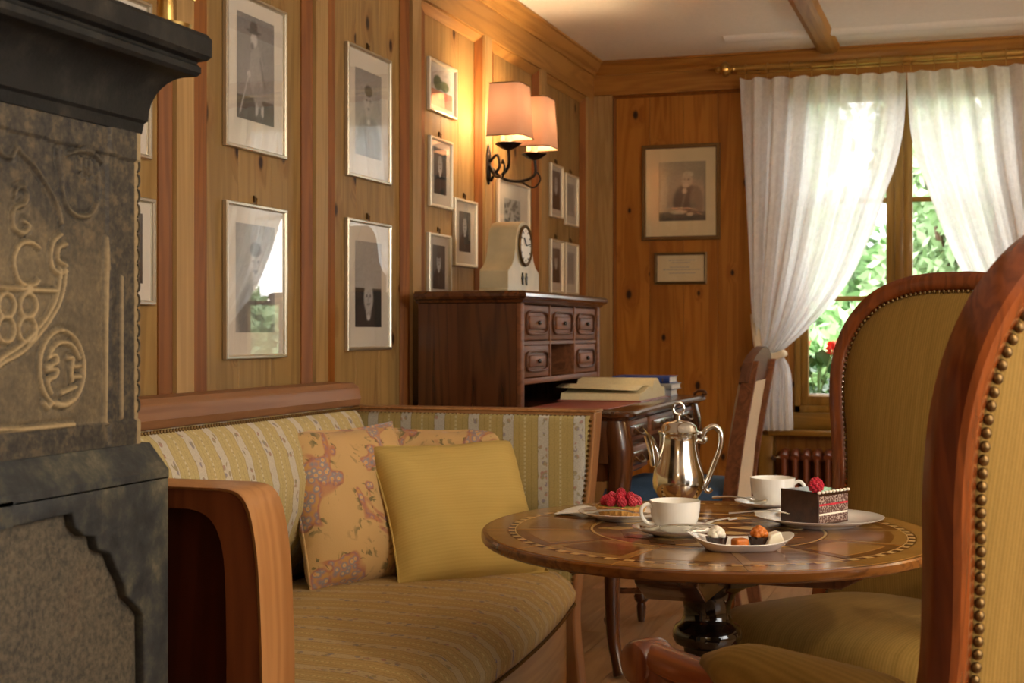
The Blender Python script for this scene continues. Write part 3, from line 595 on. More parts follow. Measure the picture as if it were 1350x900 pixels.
# frame as a strip between outer and inner outlines
m = MB(); n = len(outer)
for y0, y1 in ((1.83, 1.925),):
    m.loft([[(o[0], y0, o[1]), (o[0], y1, o[1]), (i_[0], y1, i_[1]), (i_[0], y0, i_[1])] for o, i_ in zip(outer, inner)])
m.build('arm_frame', M['sofa_frame_shaded'], sofa, True, angle=30, M=T)  # outer side coloured dark, as if shaded by the stove
MB().loft([[(x+dx, y, z+dz) for dx, dz, y in ((0, 0, 1.831), (.006, .004, 1.827), (.006, .004, 1.929), (0, 0, 1.924))] for x, z in outer]).build('lit_arm_facing', M['sofa_wood'], sofa, True, angle=30, M=T)  # lighter strip paints the light falling on the arm's front
MB().prism([(.012, .05), (.06, .872)] + inset[:-1] + [(.84, .05)], 1.85, 1.912, 'y').build('arm_panel', M['sofa_panel'], sofa, False, M=T)
MB().bb((.012, 1.838, .55), (.75, 1.852, .872)).build('arm_panel_upper', M['sofa_panel'], sofa, False, bev=.003, M=T) if False else None
MB().prism([(xf(y)-.03, y) for y in ys] + [(.05, ys[-1]), (.05, ys[0])], .06, .338, 'z').build('front_board', M['sofa_base'], sofa, True, angle=30, M=T)
for y in (2.0, 3.9):
    for x in (.1, .74): MB().bb((x-.03, y-.03, 0), (x+.03, y+.03, .07)).build('leg', M['sofa_wood'], sofa, False, bev=.004, M=T)

def pillow(name, label, loc, wv, hv, size, hs_, thick, mat, fold=None, seed=1):
    wv, hv = Vector(wv).normalized(), Vector(hv).normalized(); nv = wv.cross(hv).normalized(); hv = nv.cross(wv)
    R = Matrix((wv, nv, hv)).transposed().to_4x4(); o = thing(name, label, 'cushion', loc, 0, 'scatter cushions on the sofa'); o.matrix_world = Matrix.Translation(loc) @ R
    m = MB(); N = 26; q = MB(); rnd = random.Random(seed); ph = [rnd.uniform(0, 6) for _ in range(4)]
    def P(u, v, s):
        a, b = u*2-1, v*2-1; pin = 1-.07*(1-a*a)*abs(b)**3; pin2 = 1-.07*(1-b*b)*abs(a)**3
        x = a*size/2*pin2; z = b*hs_/2*pin + hs_/2
        d = thick*((1-a**4)*(1-b**4))**.55*(1+.12*math.sin(3*a+ph[0])*math.sin(2.5*b+ph[1])) + .0035*math.sin(9*a+4*b+ph[2])*(1-a*a)
        z -= .02*(1-b)*.5*(1-abs(a))
        if fold and s < 0:
            w = math.exp(-(((a-fold[0])/.28)**2+((b-fold[1])/.22)**2)); d += .022*w; 
            w2 = math.exp(-(((a-fold[0]-.22)/.08)**2+((b-fold[1]-.12)/.2)**2)); d -= .02*w2
        return (x, s*d, z)
    m.grid(lambda u, v: P(u, v, -1), N, N); m.grid(lambda u, v: P(u, v, 1), N, N)
    bm_o = m.build('cover', mat, o, True, angle=80)
    b2 = bmesh.new(); b2.from_mesh(bm_o.data); bmesh.ops.remove_doubles(b2, verts=b2.verts, dist=.0004); bmesh.ops.recalc_face_normals(b2, faces=b2.faces); b2.to_mesh(bm_o.data); b2.free()
    edge = [P(u/20, 0, 0) for u in range(20)] + [P(1, v/20, 0) for v in range(20)] + [P(1-u/20, 1, 0) for u in range(20)] + [P(0, 1-v/20, 0) for v in range(21)]
    MB().tube([(x, 0, z) for x, y, z in edge], .0032, 6).build('piping', mat, o)
    return o
pillow('cushion', 'plain yellow square cushion leaning in the far sofa corner', (.575, 3.685, .452), (.657, .754, 0), (-.16, .14, .37), .47, .42, .075, M['yellow'], (-.85, -.8), 2)
pillow('cushion', 'peach cushion with red and grey paisley print beside the plain yellow one', (.31, 3.565, .452), (.40, .92, 0), (-.13, .02, .39), .42, .44, .07, M['paisley'], (-.7, -.85), 3)
pillow('cushion', 'paisley cushion of which only the top peeps out behind the yellow one', (.40, 3.86, .455), (.93, .32, 0), (-.05, .07, .40), .40, .405, .05, M['paisley'], None, 5)
# ------------------------------------------------------------------ tall upholstered armchairs
def yback(z): 
    t_ = (z-.42)/.86; return .145 + .03*t_ + .09*max(0, t_)**2
HALF = [(.350, .36), (.336, .48), (.312, .60), (.294, .72), (.305, .84), (.323, .94), (.330, 1.03), (.318, 1.11), (.283, 1.18), (.222, 1.237), (.135, 1.270), (.05, 1.281)]
def outline(n=5):
    h = catmull([(x, z, 0) for x, z in HALF], n); h = [(p[0], p[1]) for p in h]
    return h + [(-x, z) for x, z in reversed(h)]
OUT = outline()
def armchair(label, loc, rz, single_nails):
    ch = thing('armchair', label, 'armchair', loc, rz, 'tall upholstered armchairs at the round table')
    # wooden frame swept round the back
    rings = []; m_ = len(OUT)
    for i, (x, z) in enumerate(OUT):
        a, b = OUT[max(0, i-1)], OUT[min(m_-1, i+1)]
        tx, tz = b[0]-a[0], b[1]-a[1]; L = math.hypot(tx, tz) or 1; nx, nz = -tz/L, tx/L   # inward
        dy = (yback(z+.01)-yback(z-.01))/.02; sec = []
        for w, d in ((0, -.012), (.004, -.024), (.018, -.030), (.034, -.028), (.046, -.020), (.050, -.010), (.050, .014), (.042, .022), (.024, .029), (.008, .030), (.001, .024), (-.002, .006)):
            X, Z = x+nx*w, z+nz*w; sec.append((X, yback(Z)+d, Z - d*dy))
        rings.append(sec)
    MB().loft(rings).build('back_frame', M['cherry'], ch, True, angle=35)
    def shrink(s, w=.046):
        pts = []
        for i, (x, z) in enumerate(OUT):
            a, b = OUT[max(0, i-1)], OUT[min(m_-1, i+1)]; tx, tz = b[0]-a[0], b[1]-a[1]; L = math.hypot(tx, tz) or 1
            pts.append((x-tz/L*w, z+tx/L*w))
        # lower edge closes the loop
        x0 = pts[-1][0]; zb = .40
        pts = [(p[0], max(zb, p[1])) for p in pts] + [(x0*(1-2*k/10), zb) for k in range(1, 10)]
        return [(x*s, .80+(z-.80)*s) for x, z in pts]
    def panel(sign, bulge, base):
        rr = []
        for s in (1, .985, .95, .88, .76, .6, .42, .22, .05):
            d = base + bulge*math.sqrt(max(0, 1-s**2.4)); rr.append([(x, yback(z)+sign*d, z) for x, z in shrink(s)])
        return MB().loft(rr, True, True)
    panel(-1, .05, .012).build('back_padding', M['mustard'], ch, True, angle=80)
    panel(1, .014, .014).build('rear_panel', M['mustard'], ch, True, angle=80)
    def nail_pts(w, sp, sign, d):
        pts = shrink(1, w)[:m_]; out = []; acc = sp
        for a, b in zip(pts[:-1], pts[1:]):
            L = math.hypot(b[0]-a[0], b[1]-a[1])
            while acc <= L: f = acc/L if L else 0; x, z = a[0]+(b[0]-a[0])*f, a[1]+(b[1]-a[1])*f; out.append((x, yback(z)+sign*d, z)); acc += sp
            acc -= L
        return out
    fr = MB()
    for p in nail_pts(.048, .0135, -1, .022): fr.sphere(p, .005, 6, 4)
    fr.build('front_nail_trim', M['brass_old'], ch, kind='stuff')
    if single_nails:
        nm = MB().sphere((0, 0, 0), .0074, 10, 6, (1, .8, 1)).mesh('nail'); nm.materials.append(M['brass_old'])
        for p in nail_pts(.050, .0160, 1, .0245): inst(nm, 'nail', ch, p)
    else:
        fr = MB()
        for p in nail_pts(.050, .0172, 1, .020): fr.sphere(p, .0072, 8, 5, (1, .8, 1))
        fr.build('rear_nail_trim', M['brass_old'], ch, kind='stuff')
    # seat
    def so(s, ex=0):
        pts = []
        for k in range(48):
            a = 2*math.pi*k/48; c, q = math.cos(a), math.sin(a); n_ = 3.6
            r = (abs(c)**n_+abs(q)**n_)**(-1/n_); x, y = r*c, r*q; wd = .31-.045*y
            pts.append((x*wd*s, -.105+y*.285*s))
        return pts
    rr = [[(x, y, z) for x, y in so(s)] for s, z in ((.97, .325), (1.0, .35), (1.015, .385), (1.0, .42), (.96, .445), (.88, .462), (.7, .476), (.4, .485), (.05, .488))]
    MB().loft(rr).build('seat', M['mustard'], ch, True, angle=80)
    MB().loft([[(x, y, z) for x, y in so(s)] for s, z in ((.95, .25), (.99, .262), (.985, .328))]).build('seat_rail', M['cherry'], ch, True, angle=40)
    fr = MB()
    for x, y in [p for p in so(1.002)]: fr.sphere((x, y, .338), .005, 6, 4)
    fr.build('seat_nail_trim', M['brass_old'], ch, kind='stuff')
    for s in (-1, 1):
        # arm, its post, pad and legs
        path = catmull([(s*.292, yback(.64)-.005, .645), (s*.306, .08, .648), (s*.326, -.07, .652), (s*.340, -.20, .656), (s*.342, -.30, .664)], 6)
        MB().tube(path, [.020+.004*math.sin(3*i/len(path)) for i in range(len(path))], 12, 1.25).build('arm', M['cherry_y'], ch)
        MB().loft([[(s*(.342+o), -.300+r*math.cos(2*math.pi*k/20), .654+r*math.sin(2*math.pi*k/20)) for k in range(20)] for o, r in ((-.030, .022), (-.028, .030), (-.02, .0335), (.02, .0335), (.028, .030), (.030, .022))]).build('arm_scroll', M['cherry'], ch, True, angle=50)
        post = catmull([(s*.338, -.275, .650), (s*.335, -.255, .58), (s*.322, -.250, .50), (s*.312, -.265, .42), (s*.300, -.310, .33), (s*.295, -.325, .28)], 5)
        MB().tube(post, [.030-.008*math.sin(math.pi*i/(len(post)-1)) for i in range(len(post))], 10).build('arm_post', M['cherry'], ch)
        pp = [path[int(2+k*(len(path)-10)/12)] for k in range(13)]; rr = []
        for k, c in enumerate(pp):
            e = math.sqrt(max(.0, 1-((k-6)/6.15)**4)); rr.append([(c.x+e*.045*math.cos(2*math.pi*j/14), c.y, c.z+.020+e*.043*math.sin(2*math.pi*j/14)) for j in range(14)])
        MB().loft(rr).build('arm_pad', M['mustard'], ch, True, angle=80)
        leg = catmull([(s*.285, -.325, .31), (s*.30, -.35, .22), (s*.29, -.335, .10), (s*.295, -.36, .012)], 6)
        MB().tube(leg, [.034-.020*i/(len(leg)-1) for i in range(len(leg))], 10).build('leg', M['cherry'], ch)
        leg = catmull([(s*.255, .15, .40), (s*.255, .165, .25), (s*.26, .205, .10), (s*.262, .25, .012)], 6)
        MB().tube(leg, [.028-.010*i/(len(leg)-1) for i in range(len(leg))], 10).build('leg', M['cherry'], ch)
    return ch
armchair('mustard armchair turned away with its brass-nailed back towards the camera', (1.880, 2.108, 0), math.radians(-127), True)
armchair('mustard armchair behind the table with its padded front facing the sofa', (1.70, 3.55, 0), math.radians(-30), False)

# ------------------------------------------------------------------ oval marquetry table
tbl = thing('round_table', 'round inlaid wooden table on a black turned pedestal', 'table', (1.352, 2.935, 0), math.radians(18.2))
AX, AY = .470, .525; TOP = .72
tm = {}
for nm, lo, hi in (('mahogany', '#7A4A1E', '#502E10'), ('maple', '#D6B274', '#B48E4A'), ('nut', '#4A240E', '#2E1408'), ('field', '#A87A3A', '#865A20')):
    tm[nm] = wood('veneer_'+nm, hi if False else lo, hi, 'X', None, .18, .2, 1.5, 1.1, .06)
def ell(r, n=96, z=0): return [(r*AX*math.cos(2*math.pi*k/n), r*AY*math.sin(2*math.pi*k/n), z) for k in range(n)]
MB().loft([ell(.94, z=.696), ell(.985, z=.698), ell(.996, z=.702), ell(1.0, z=.709), ell(.999, z=.716), ell(.993, z=.7195), ell(.93, z=TOP-.0004)]).build('tabletop', tm['mahogany'], tbl, True, angle=30)
def sector(r0, r1, a0, a1, n=5, h=.0006):
    up = [(r1*AX*math.cos(a0+(a1-a0)*k/n), r1*AY*math.sin(a0+(a1-a0)*k/n)) for k in range(n+1)]
    dn = [(r0*AX*math.cos(a1+(a0-a1)*k/n), r0*AY*math.sin(a1+(a0-a1)*k/n)) for k in range(n+1)]
    return MB().prism(up+dn, TOP-.001, TOP+h, 'z')
NS = 12
for k in range(NS):
    a0, a1 = 2*math.pi*k/NS, 2*math.pi*(k+1)/NS
    sector(.52, .845, a0+.006, a1-.006, 6, .0003).build('inlay_panel', tm['field' if k % 2 else 'mahogany'], tbl, False)
    sector(.58, .79, a0+.06, a1-.06, 6, .0006).build('inlay_field', tm['mahogany' if k % 2 else 'field'], tbl, False)
    sector(.885, .975, a0+.002, a1-.002, 6, .0003).build('crossband', tm['field'], tbl, False)
chk = MB(); chk2 = MB()
for k in range(132):
    a0, a1 = 2*math.pi*k/132, 2*math.pi*(k+1)/132
    (chk if k % 2 else chk2).v, (chk if k % 2 else chk2).f
    s_ = sector(.852, .878, a0, a1, 1, .0004); (chk if k % 2 else chk2).add(s_.v, s_.f)
chk.build('chequer_band', tm['nut'], tbl, False, kind='stuff'); chk2.build('chequer_band', tm['maple'], tbl, False, kind='stuff')
MB().loft([ell(.884, z=TOP+.0003), ell(.880, z=TOP+.0003), ell(.880, z=TOP-.001), ell(.884, z=TOP-.001)], True, False).build('stringing_line', M['ebony'], tbl, False)
MB().loft([ell(.851, z=TOP+.0003), ell(.846, z=TOP+.0003), ell(.846, z=TOP-.001), ell(.851, z=TOP-.001)], True, False).build('stringing_line', tm['maple'], tbl, False)
MB().loft([ell(.515, z=TOP+.0003), ell(.503, z=TOP+.0003), ell(.503, z=TOP-.001), ell(.515, z=TOP-.001)], True, False).build('stringing_line', tm['maple'], tbl, False)
# tumbling-block parquetry in the middle
S = .052; rh = []
for q in range(3):
    d1 = Vector((math.cos(math.radians(30+120*q)), math.sin(math.radians(30+120*q)), 0))*S; d2 = Vector((math.cos(math.radians(150+120*q)), math.sin(math.radians(150+120*q)), 0))*S
    ps = [Vector((0, 0, 0)), d1, d1+d2, d2]; c_ = (d1+d2)/2; me = MB().prism([tuple((c_+(p-c_)*.985)[:2]) for p in ps], TOP-.001, TOP+.0004, 'z').mesh('veneer_block', False)
    me.materials.append(tm[('maple', 'nut', 'mahogany')[q]]); rh.append((me, c_))
for i in range(-6, 7):
    for j in range(-6, 7):
        cx_, cy_ = S*math.sqrt(3)*(i+.5*(j % 2)), S*1.5*j
        for me, c_ in rh:
            x, y = cx_+c_.x, cy_+c_.y
            if (x/AX)**2+(y/AY)**2 < .43**2: inst(me, 'veneer_block', tbl, (cx_, cy_, 0))
for a in (0, 90):
    c_, s_ = math.cos(math.radians(a+30)), math.sin(math.radians(a+30)); Rm = Matrix.Rotation(math.radians(a-20), 4, 'Z')
    MB().prism([(-.36, .690), (-.36, .665), (-.28, .622), (.28, .622), (.36, .665), (.36, .690)], -.06, .06, 'y').build('bearer', M['walnut'], tbl, False, bev=.004, M=Rm)
MB().lathe([(.001, .64), (.12, .64), (.12, .618), (.085, .606), (.062, .592), (.052, .575), (.048, .555), (.050, .540), (.054, .530), (.066, .522), (.072, .508), (.072, .498), (.066, .486), (.050, .478), (.046, .45), (.050, .40), (.060, .34), (.075, .28), (.085, .22), (.07, .17), (.09, .15), (.09, .10), (.001, .10)], 40).build('pedestal', M['ebony'], tbl, True, angle=35)
for k in range(4):
    a = math.radians(45+90*k); u = Vector((math.cos(a), math.sin(a), 0))
    pth = catmull([u*.05+Vector((0, 0, .13)), u*.15+Vector((0, 0, .14)), u*.26+Vector((0, 0, .08)), u*.33+Vector((0, 0, .03)), u*.36+Vector((0, 0, .032))], 5)
    MB().tube(pth, [.04-.016*i/(len(pth)-1) for i in range(len(pth))], 10).build('foot', M['walnut'], tbl)

# ------------------------------------------------------------------ writing desk
DX0, DX1, DY0, DY1, DZ = .03, .82, 4.48, 5.77, .875
desk = thing('writing_desk', 'dark walnut writing desk with a drawer hutch against the panelled wall', 'desk', (.42, 5.12, 0)); T = TR(desk)
def deskout(ex, bow=.02):
    pts = [(DX0, DY0-ex), (.55, DY0-ex)]; pts += [(DX1-.04+ex+.04*math.sin(a), DY0-ex+.045*(1-math.cos(a))) for a in [math.pi/2*i/6 for i in range(7)]]
    pts += [(DX1+ex+bow*math.sin(math.pi*k/10)*(-1), DY0+.05+(DY1-DY0-.10)*k/10) for k in range(1, 10)]
    pts += [(DX1-.04+ex+.04*math.cos(a), DY1+ex-.045*(1-math.sin(a))) for a in [math.pi/2*i/6 for i in range(7)]] + [(DX0, DY1+ex)]
    return pts
MB().loft([[(x, y, z) for x, y in deskout(e)] for e, z in ((-.012, .842), (-.004, .848), (.006, .852), (.012, .858), (.012, .866), (.006, .873), (.0, DZ))]).build('top', M['walnut_y'], desk, True, angle=30, M=T)
MB().bb((.44, DY0+.10, DZ-.001), (DX1-.10, DY1-.10, DZ+.0015)).build('leather_inset', M['leather'], desk, False, M=T)
MB().bb((.06, DY0+.02, .70), (DX1-.06, DY1-.02, .845)).build('apron', M['walnut'], desk, False, bev=.004, M=T)
for y0, y1 in ((DY0+.04, DY0+.42), (DY1-.42, DY1-.04)):
    MB().prism([(.10, .845), (DX1-.055, .845), (DX1-.055, .655), (DX1-.10, .64), (.10, .64)], y0, y1, 'y').build('drawer_case', M['walnut'], desk, False, bev=.004, M=T)
for (y0, y1) in ((DY0+.055, DY0+.405), (DY0+.44, DY1-.44), (DY1-.405, DY1-.055)):
    for (z0, z1) in ((.765, .835),) + (((.665, .745),) if y1-y0 < .36 else ()):
        d = MB().bb((DX1-.058, y0, z0), (DX1-.036, y1, z1)).build('drawer', M['walnut_lt'], desk, False, bev=.005, M=T)
        MB().bb((DX1-.037, y0+.03, z0+.016), (DX1-.028, y1-.03, z1-.016)).build('raised_field', M['walnut_y'], d, False, bev=.006, M=T)
        MB().tube(catmull([(DX1-.028, (y0+y1)/2-.05, (z0+z1)/2+.008), (DX1-.012, (y0+y1)/2-.03, (z0+z1)/2-.010), (DX1-.010, (y0+y1)/2+.03, (z0+z1)/2-.010), (DX1-.028, (y0+y1)/2+.05, (z0+z1)/2+.008)], 5), .004, 7).build('handle', M['brass_old'], d, M=T)
for x in (.09, DX1-.055):
    for y in (DY0+.055, DY1-.055):
        f = 1 if x > .4 else -.2; g = -1 if y < 5 else 1
        pth = catmull([(x-.01*f, y, .85), (x+.008*f, y+.006*g, .74), (x-.002*f, y, .58), (x-.022*f, y-.012*g, .36), (x-.020*f, y-.012*g, .14), (x+.004*f, y+.004*g, .04), (x+.012*f, y+.008*g, .01)], 5)
        rr = [.042, .043, .044, .045, .046, .046, .045, .044, .042, .040, .038, .036, .034, .032, .030, .028, .027, .026, .025, .024, .023, .022, .022, .022, .023, .024, .025, .026, .027, .027, .026]
        MB().tube(pth, rr[:len(pth)], 8).build('leg', M['walnut'] if x < .4 else M['walnut'], desk, True, angle=50, M=T)
# hutch
HX, HY0, HY1, HZ = .42, 4.56, 5.60, 1.235
h = MB().bb((.05, HY0, DZ), (HX-.012, HY0+.025, HZ)).bb((.05, HY1-.025, DZ), (HX-.012, HY1, HZ)).bb((.05, HY0, DZ), (.062, HY1, HZ)).bb((.05, HY0+.02, .955), (HX-.02, HY1-.02, .968))
hutch = h.build('hutch_case', M['walnut'], desk, False, M=T)
MB().bb((HX-.014, HY0-.002, DZ), (HX+.004, HY0+.036, HZ)).build('hutch_stile', M['walnut_lt'], desk, False, bev=.003, M=T)
MB().bb((HX-.014, HY1-.034, DZ), (HX+.004, HY1+.002, HZ)).build('hutch_stile', M['walnut_lt'], desk, False, bev=.003, M=T)
cw = (HY1-HY0-.07)/3
for k in (1, 2): MB().bb((.06, HY0+.035+cw*k-.008, .968), (HX, HY0+.035+cw*k+.008, HZ)).build('divider', M['walnut_lt'], desk, False, bev=.002, M=T)
MB().bb((.06, HY0+.03, 1.088), (HX-.002, HY1-.03, 1.100)).build('shelf', M['walnut_lt'], desk, False, M=T)
MB().bb((HX-.012, HY0+.03, .952), (HX+.002, HY1-.03, .972)).build('rail', M['walnut_lt'], desk, False, bev=.002, M=T)
for k in range(3):
    for (z0, z1) in ((.974, 1.086), (1.102, 1.225)):
        if k == 1 and z0 < 1: continue
        y0, y1 = HY0+.035+cw*k+.010, HY0+.035+cw*(k+1)-.010
        d = MB().bb((HX-.20, y0, z0), (HX-.004, y1, z1)).build('hutch_drawer', M['walnut_lt'], desk, False, bev=.004, M=T)
        ym, zm, hw, hh = (y0+y1)/2, (z0+z1)/2, (y1-y0)/2-.025, (z1-z0)/2-.022
        pth = [(HX+.001, ym+hw*math.copysign(abs(math.cos(a))**.35, math.cos(a)), zm+hh*math.copysign(abs(math.sin(a))**.6, math.sin(a))) for a in [2*math.pi*i/36 for i in range(37)]]
        MB().tube(pth, .0045, 7).build('moulded_frame', M['walnut_carved'], d, M=T)
        MB().bb((HX-.006, ym-hw*.72, zm-hh*.6), (HX+.003, ym+hw*.72, zm+hh*.6)).build('drawer_field', M['walnut_lt'], d, False, bev=.004, M=T)
        MB().sphere((HX+.008, ym, zm), .0075, 10, 8).build('knob', M['ebony'], d, M=T)
        for sgn in (-1, 1): MB().sphere((HX+.003, ym+sgn*hw, zm), .007, 8, 6, (.5, .7, 1.6)).build('carved_leaf', M['walnut_carved'], d, M=T)
def hut(e): return [(.045, HY0-e), (HX+e, HY0-e), (HX+e+.008, (HY0+HY1)/2-.2), (HX+e+.008, (HY0+HY1)/2+.2), (HX+e, HY1+e), (.045, HY1+e)]
MB().loft([[(x, y, z) for x, y in hut(e)] for e, z in ((.002, 1.228), (.010, 1.232), (.014, 1.240), (.024, 1.244), (.030, 1.252), (.030, 1.262), (.022, 1.270), (.012, 1.272))]).build('hutch_top', M['walnut_y'], desk, True, angle=25, M=T)
for k in range(2): MB().tube(catmull([(.78, DY1-.02, DZ+.002), (.80, DY1-.02, DZ+.016), (.825, DY1-.02, DZ+.014), (.83, DY1-.02, DZ+.003), (.815, DY1-.02, DZ+.004)], 5), .006, 7).build('carved_scroll', M['walnut_y'], desk, M=T) if k == 0 else None

# ------------------------------------------------------------------ desk chair
dc = thing('desk_chair', 'wooden side chair with blue seat and cream back drawn up to the desk', 'chair', (.85, 5.20, 0), 0)
for y in (-.235, .235):
    MB().lathe([(.001, .002), (.012, .002), (.016, .02), (.019, .06), (.016, .075), (.026, .085), (.030, .10), (.022, .118), (.019, .13), (.021, .30), (.022, .44), (.001, .44)], 16, (-.215, y, 0)).build('leg', M['walnut'], dc)
    pth = catmull([(.25, y*.9, .01), (.215, y*.9, .22), (.20, y*.9, .44), (.225, y*.9, .70), (.285, y*.9, 1.03)], 6)
    MB().loft([[(p.x-.024, p.y-.015, p.z), (p.x+.024, p.y-.015, p.z), (p.x+.024, p.y+.015, p.z), (p.x-.024, p.y+.015, p.z)] for p in pth]).build('back_post', M['walnut_lt'], dc, True, angle=50)
MB().loft([[(x*s, y*s, z) for x, y in ((-.25, -.255), (-.26, 0), (-.25, .255), (.0, .25), (.22, .22), (.225, 0), (.22, -.22), (.0, -.25))] for s, z in ((1, .40), (1, .455))]).build('seat_rail', M['walnut'], dc, False, bev=.006)
MB().loft([[(x*s, y*s, z) for x, y in ((-.25, -.25), (-.262, -.12), (-.265, 0), (-.262, .12), (-.25, .25), (-.12, .248), (.0, .245), (.12, .232), (.20, .21), (.205, 0), (.20, -.21), (.12, -.232), (.0, -.245), (-.12, -.248))] for s, z in ((.98, .452), (1.0, .48), (1.0, .53), (.96, .565), (.8, .585), (.4, .597), (.05, .60))]).build('seat', M['blue_seat'], dc, True, angle=70)
def bx(z): 
    t_ = (z-.44)/.6; return .20+.005*t_+.07*t_*t_
MB().loft([[(bx(z)-.016, y, z), (bx(z)+.018, y, z), (bx(z+dz)+.018, y, z+dz), (bx(z+dz)-.016, y, z+dz)] for y, z, dz in ((-.235, .955, .07), (-.20, .945, .10), (-.10, .945, .125), (0, .95, .13), (.10, .945, .125), (.20, .945, .10), (.235, .955, .07))]).build('crest_rail', M['walnut_carved'], dc, True, angle=40)
MB().loft([[(bx(z)-.014*q, y*1.0, z), (bx(z)+.022*q, y, z)] for y, z, q in ()] or [[(bx(z)-.022, -.185, z), (bx(z)+.020, -.185, z), (bx(z)+.030, 0, z), (bx(z)+.020, .185, z), (bx(z)-.022, .185, z), (bx(z)-.036, 0, z)] for z in (.50, .52, .6, .7, .8, .9, .945, .955)]).build('back_pad', M['cream_cloth'], dc, True, angle=60)
MB().bb((bx(.49)-.014, -.21, .475), (bx(.49)+.016, .21, .51)).build('lower_rail', M['walnut_lt'], dc, False, bev=.004)
for y in (-.22, .22): MB().tube([(-.215, y, .20), (.22, y*.92, .22)], .011, 8).build('stretcher', M['walnut'], dc)
# ------------------------------------------------------------------ framed pictures
def ink(kind, nu, nv, seed):
    u, v = np.meshgrid(np.linspace(0, 1, nu+1), np.linspace(0, 1, nv+1)); rs = np.random.RandomState(seed)
    def el(cx, cy, rx, ry, s=12): return 1/(1+np.exp(np.clip(s*(((u-cx)/rx)**2+((v-cy)/ry)**2-1), -50, 50)))
    def lin(x0, y0, x1, y1, w):
        dx, dy = x1-x0, y1-y0; q = np.clip(((u-x0)*dx+(v-y0)*dy)/(dx*dx+dy*dy), 0, 1); return np.exp(-(np.hypot(u-x0-q*dx, v-y0-q*dy)/w)**2)
    def lay(g, m, val): return g*(1-m)+val*m
    g = np.full(u.shape, .2); gr = rs.normal(0, 1, u.shape)
    if kind == 'hunter':
        g = .30-.06*v; g = lay(g, (v < .22)*1.0, .11); g = lay(g, el(.52, .46, .20, .22), .36); g = lay(g, el(.50, .60, .15, .14), .34); g = lay(g, el(.56, .26, .12, .13), .30)
        g = lay(g, el(.45, .78, .085, .07), .55); g = lay(g, el(.44, .855, .19, .022), .10); g = lay(g, el(.44, .90, .10, .06), .11); g = lay(g, el(.40, .72, .05, .03), .16)
        g = lay(g, lin(.30, .42, .08, .06, .014), .5); g = lay(g, el(.31, .44, .05, .03), .55); g = lay(g, lin(.62, .6, .74, .36, .03), .2); g = lay(g, el(.52, .12, .04, .06), .5); g = lay(g, el(.68, .12, .04, .06), .45)
        tint = (1.0, .95, .90)
    elif kind in ('bust', 'bust_pale', 'bust_low'):
        g = .13+.05*v-.08*u; k = 1.0; cy = .64
        if kind == 'bust_pale': g = .42-.1*v; k = .9
        if kind == 'bust_low': g = lay(.38+0*u, (v < .45)*1.0, .03); cy = .34
        g = lay(g, el(.5, cy-.50, .46, .34), .025 if kind != 'bust_pale' else .22); g = lay(g, el(.5, cy-.17, .10, .08), .35*k); g = lay(g, el(.5, cy, .175, .175), .46*k); g = lay(g, el(.5, cy+.13, .15, .07), .42 if seed % 2 else .10)
        g = lay(g, el(.5, cy-.12, .14, .09), .60) if seed % 3 == 0 else g; g = lay(g, el(.5, cy-.23, .06, .035), .6)
        for s in (-1, 1): g = lay(g, el(.5+s*.065, cy+.02, .035, .018), .12)
        g = lay(g, el(.5, cy-.075, .06, .014), .2); g = lay(g, lin(.5, cy+.02, .49, cy-.03, .018), .34); g = lay(g, lin(.5, cy-.34, .5, cy-.55, .012), .12); tint = (1, .97, .92)
    elif kind == 'seated':
        g = .34-.10*u+.06*v; g = lay(g, el(.60, .30, .30, .32), .09); g = lay(g, el(.80, .32, .14, .26), .16); g = lay(g, el(.60, .68, .12, .115), .42); g = lay(g, el(.62, .78, .115, .05), .50); g = lay(g, el(.57, .60, .07, .045), .5)
        g = lay(g, el(.55, .50, .05, .05), .55); g = lay(g, (v < .16)*1.0, .10); g = lay(g, el(.42, .15, .18, .035), .5); g = lay(g, el(.66, .11, .07, .03), .42); g = lay(g, el(.15, .07, .16, .08), .08)
        for s in (-1, 1): g = lay(g, el(.595+s*.045, .70, .022, .012), .1)
        g = lay(g, lin(.56, .45, .48, .2, .02), .2); tint = (1.0, .84, .58)
    elif kind == 'engraving':
        g = .42+0*u; b = np.zeros(u.shape)
        for _ in range(60): b += el(rs.uniform(.05, .95), rs.uniform(.05, .95), rs.uniform(.03, .09), rs.uniform(.02, .07))
        g = lay(g, np.clip(b, 0, 1), .12); g = lay(g, el(.5, .5, .12, .22), .5); tint = (1, .98, .9)
    elif kind == 'colour':
        g = .6+0*u; R_, G_, B_ = g.copy(), g*.92, g*.86
        for m, c in [((v < .42)*1.0, (.55, .20, .12)), (el(.3, .62, .2, .2), (.05, .10, .05)), (el(.62, .58, .22, .14), (.10, .16, .07)), (el(.45, .3, .12, .1), (.62, .34, .14)), (el(.75, .25, .14, .1), (.6, .15, .10))]:
            R_, G_, B_ = lay(R_, m, c[0]), lay(G_, m, c[1]), lay(B_, m, c[2])
        q = 1+.12*gr; return np.stack([R_*q, G_*q, B_*q], -1)
    else:
        g = .40+0*u
        for k in range(16): g = lay(g, lin(.15, .9-.05*k, .85-.1*rs.rand(), .9-.05*k, .010), .22)
        tint = (1, .95, .92)
    g = g*(1+.06*gr); return np.stack([g*c for c in tint], -1)

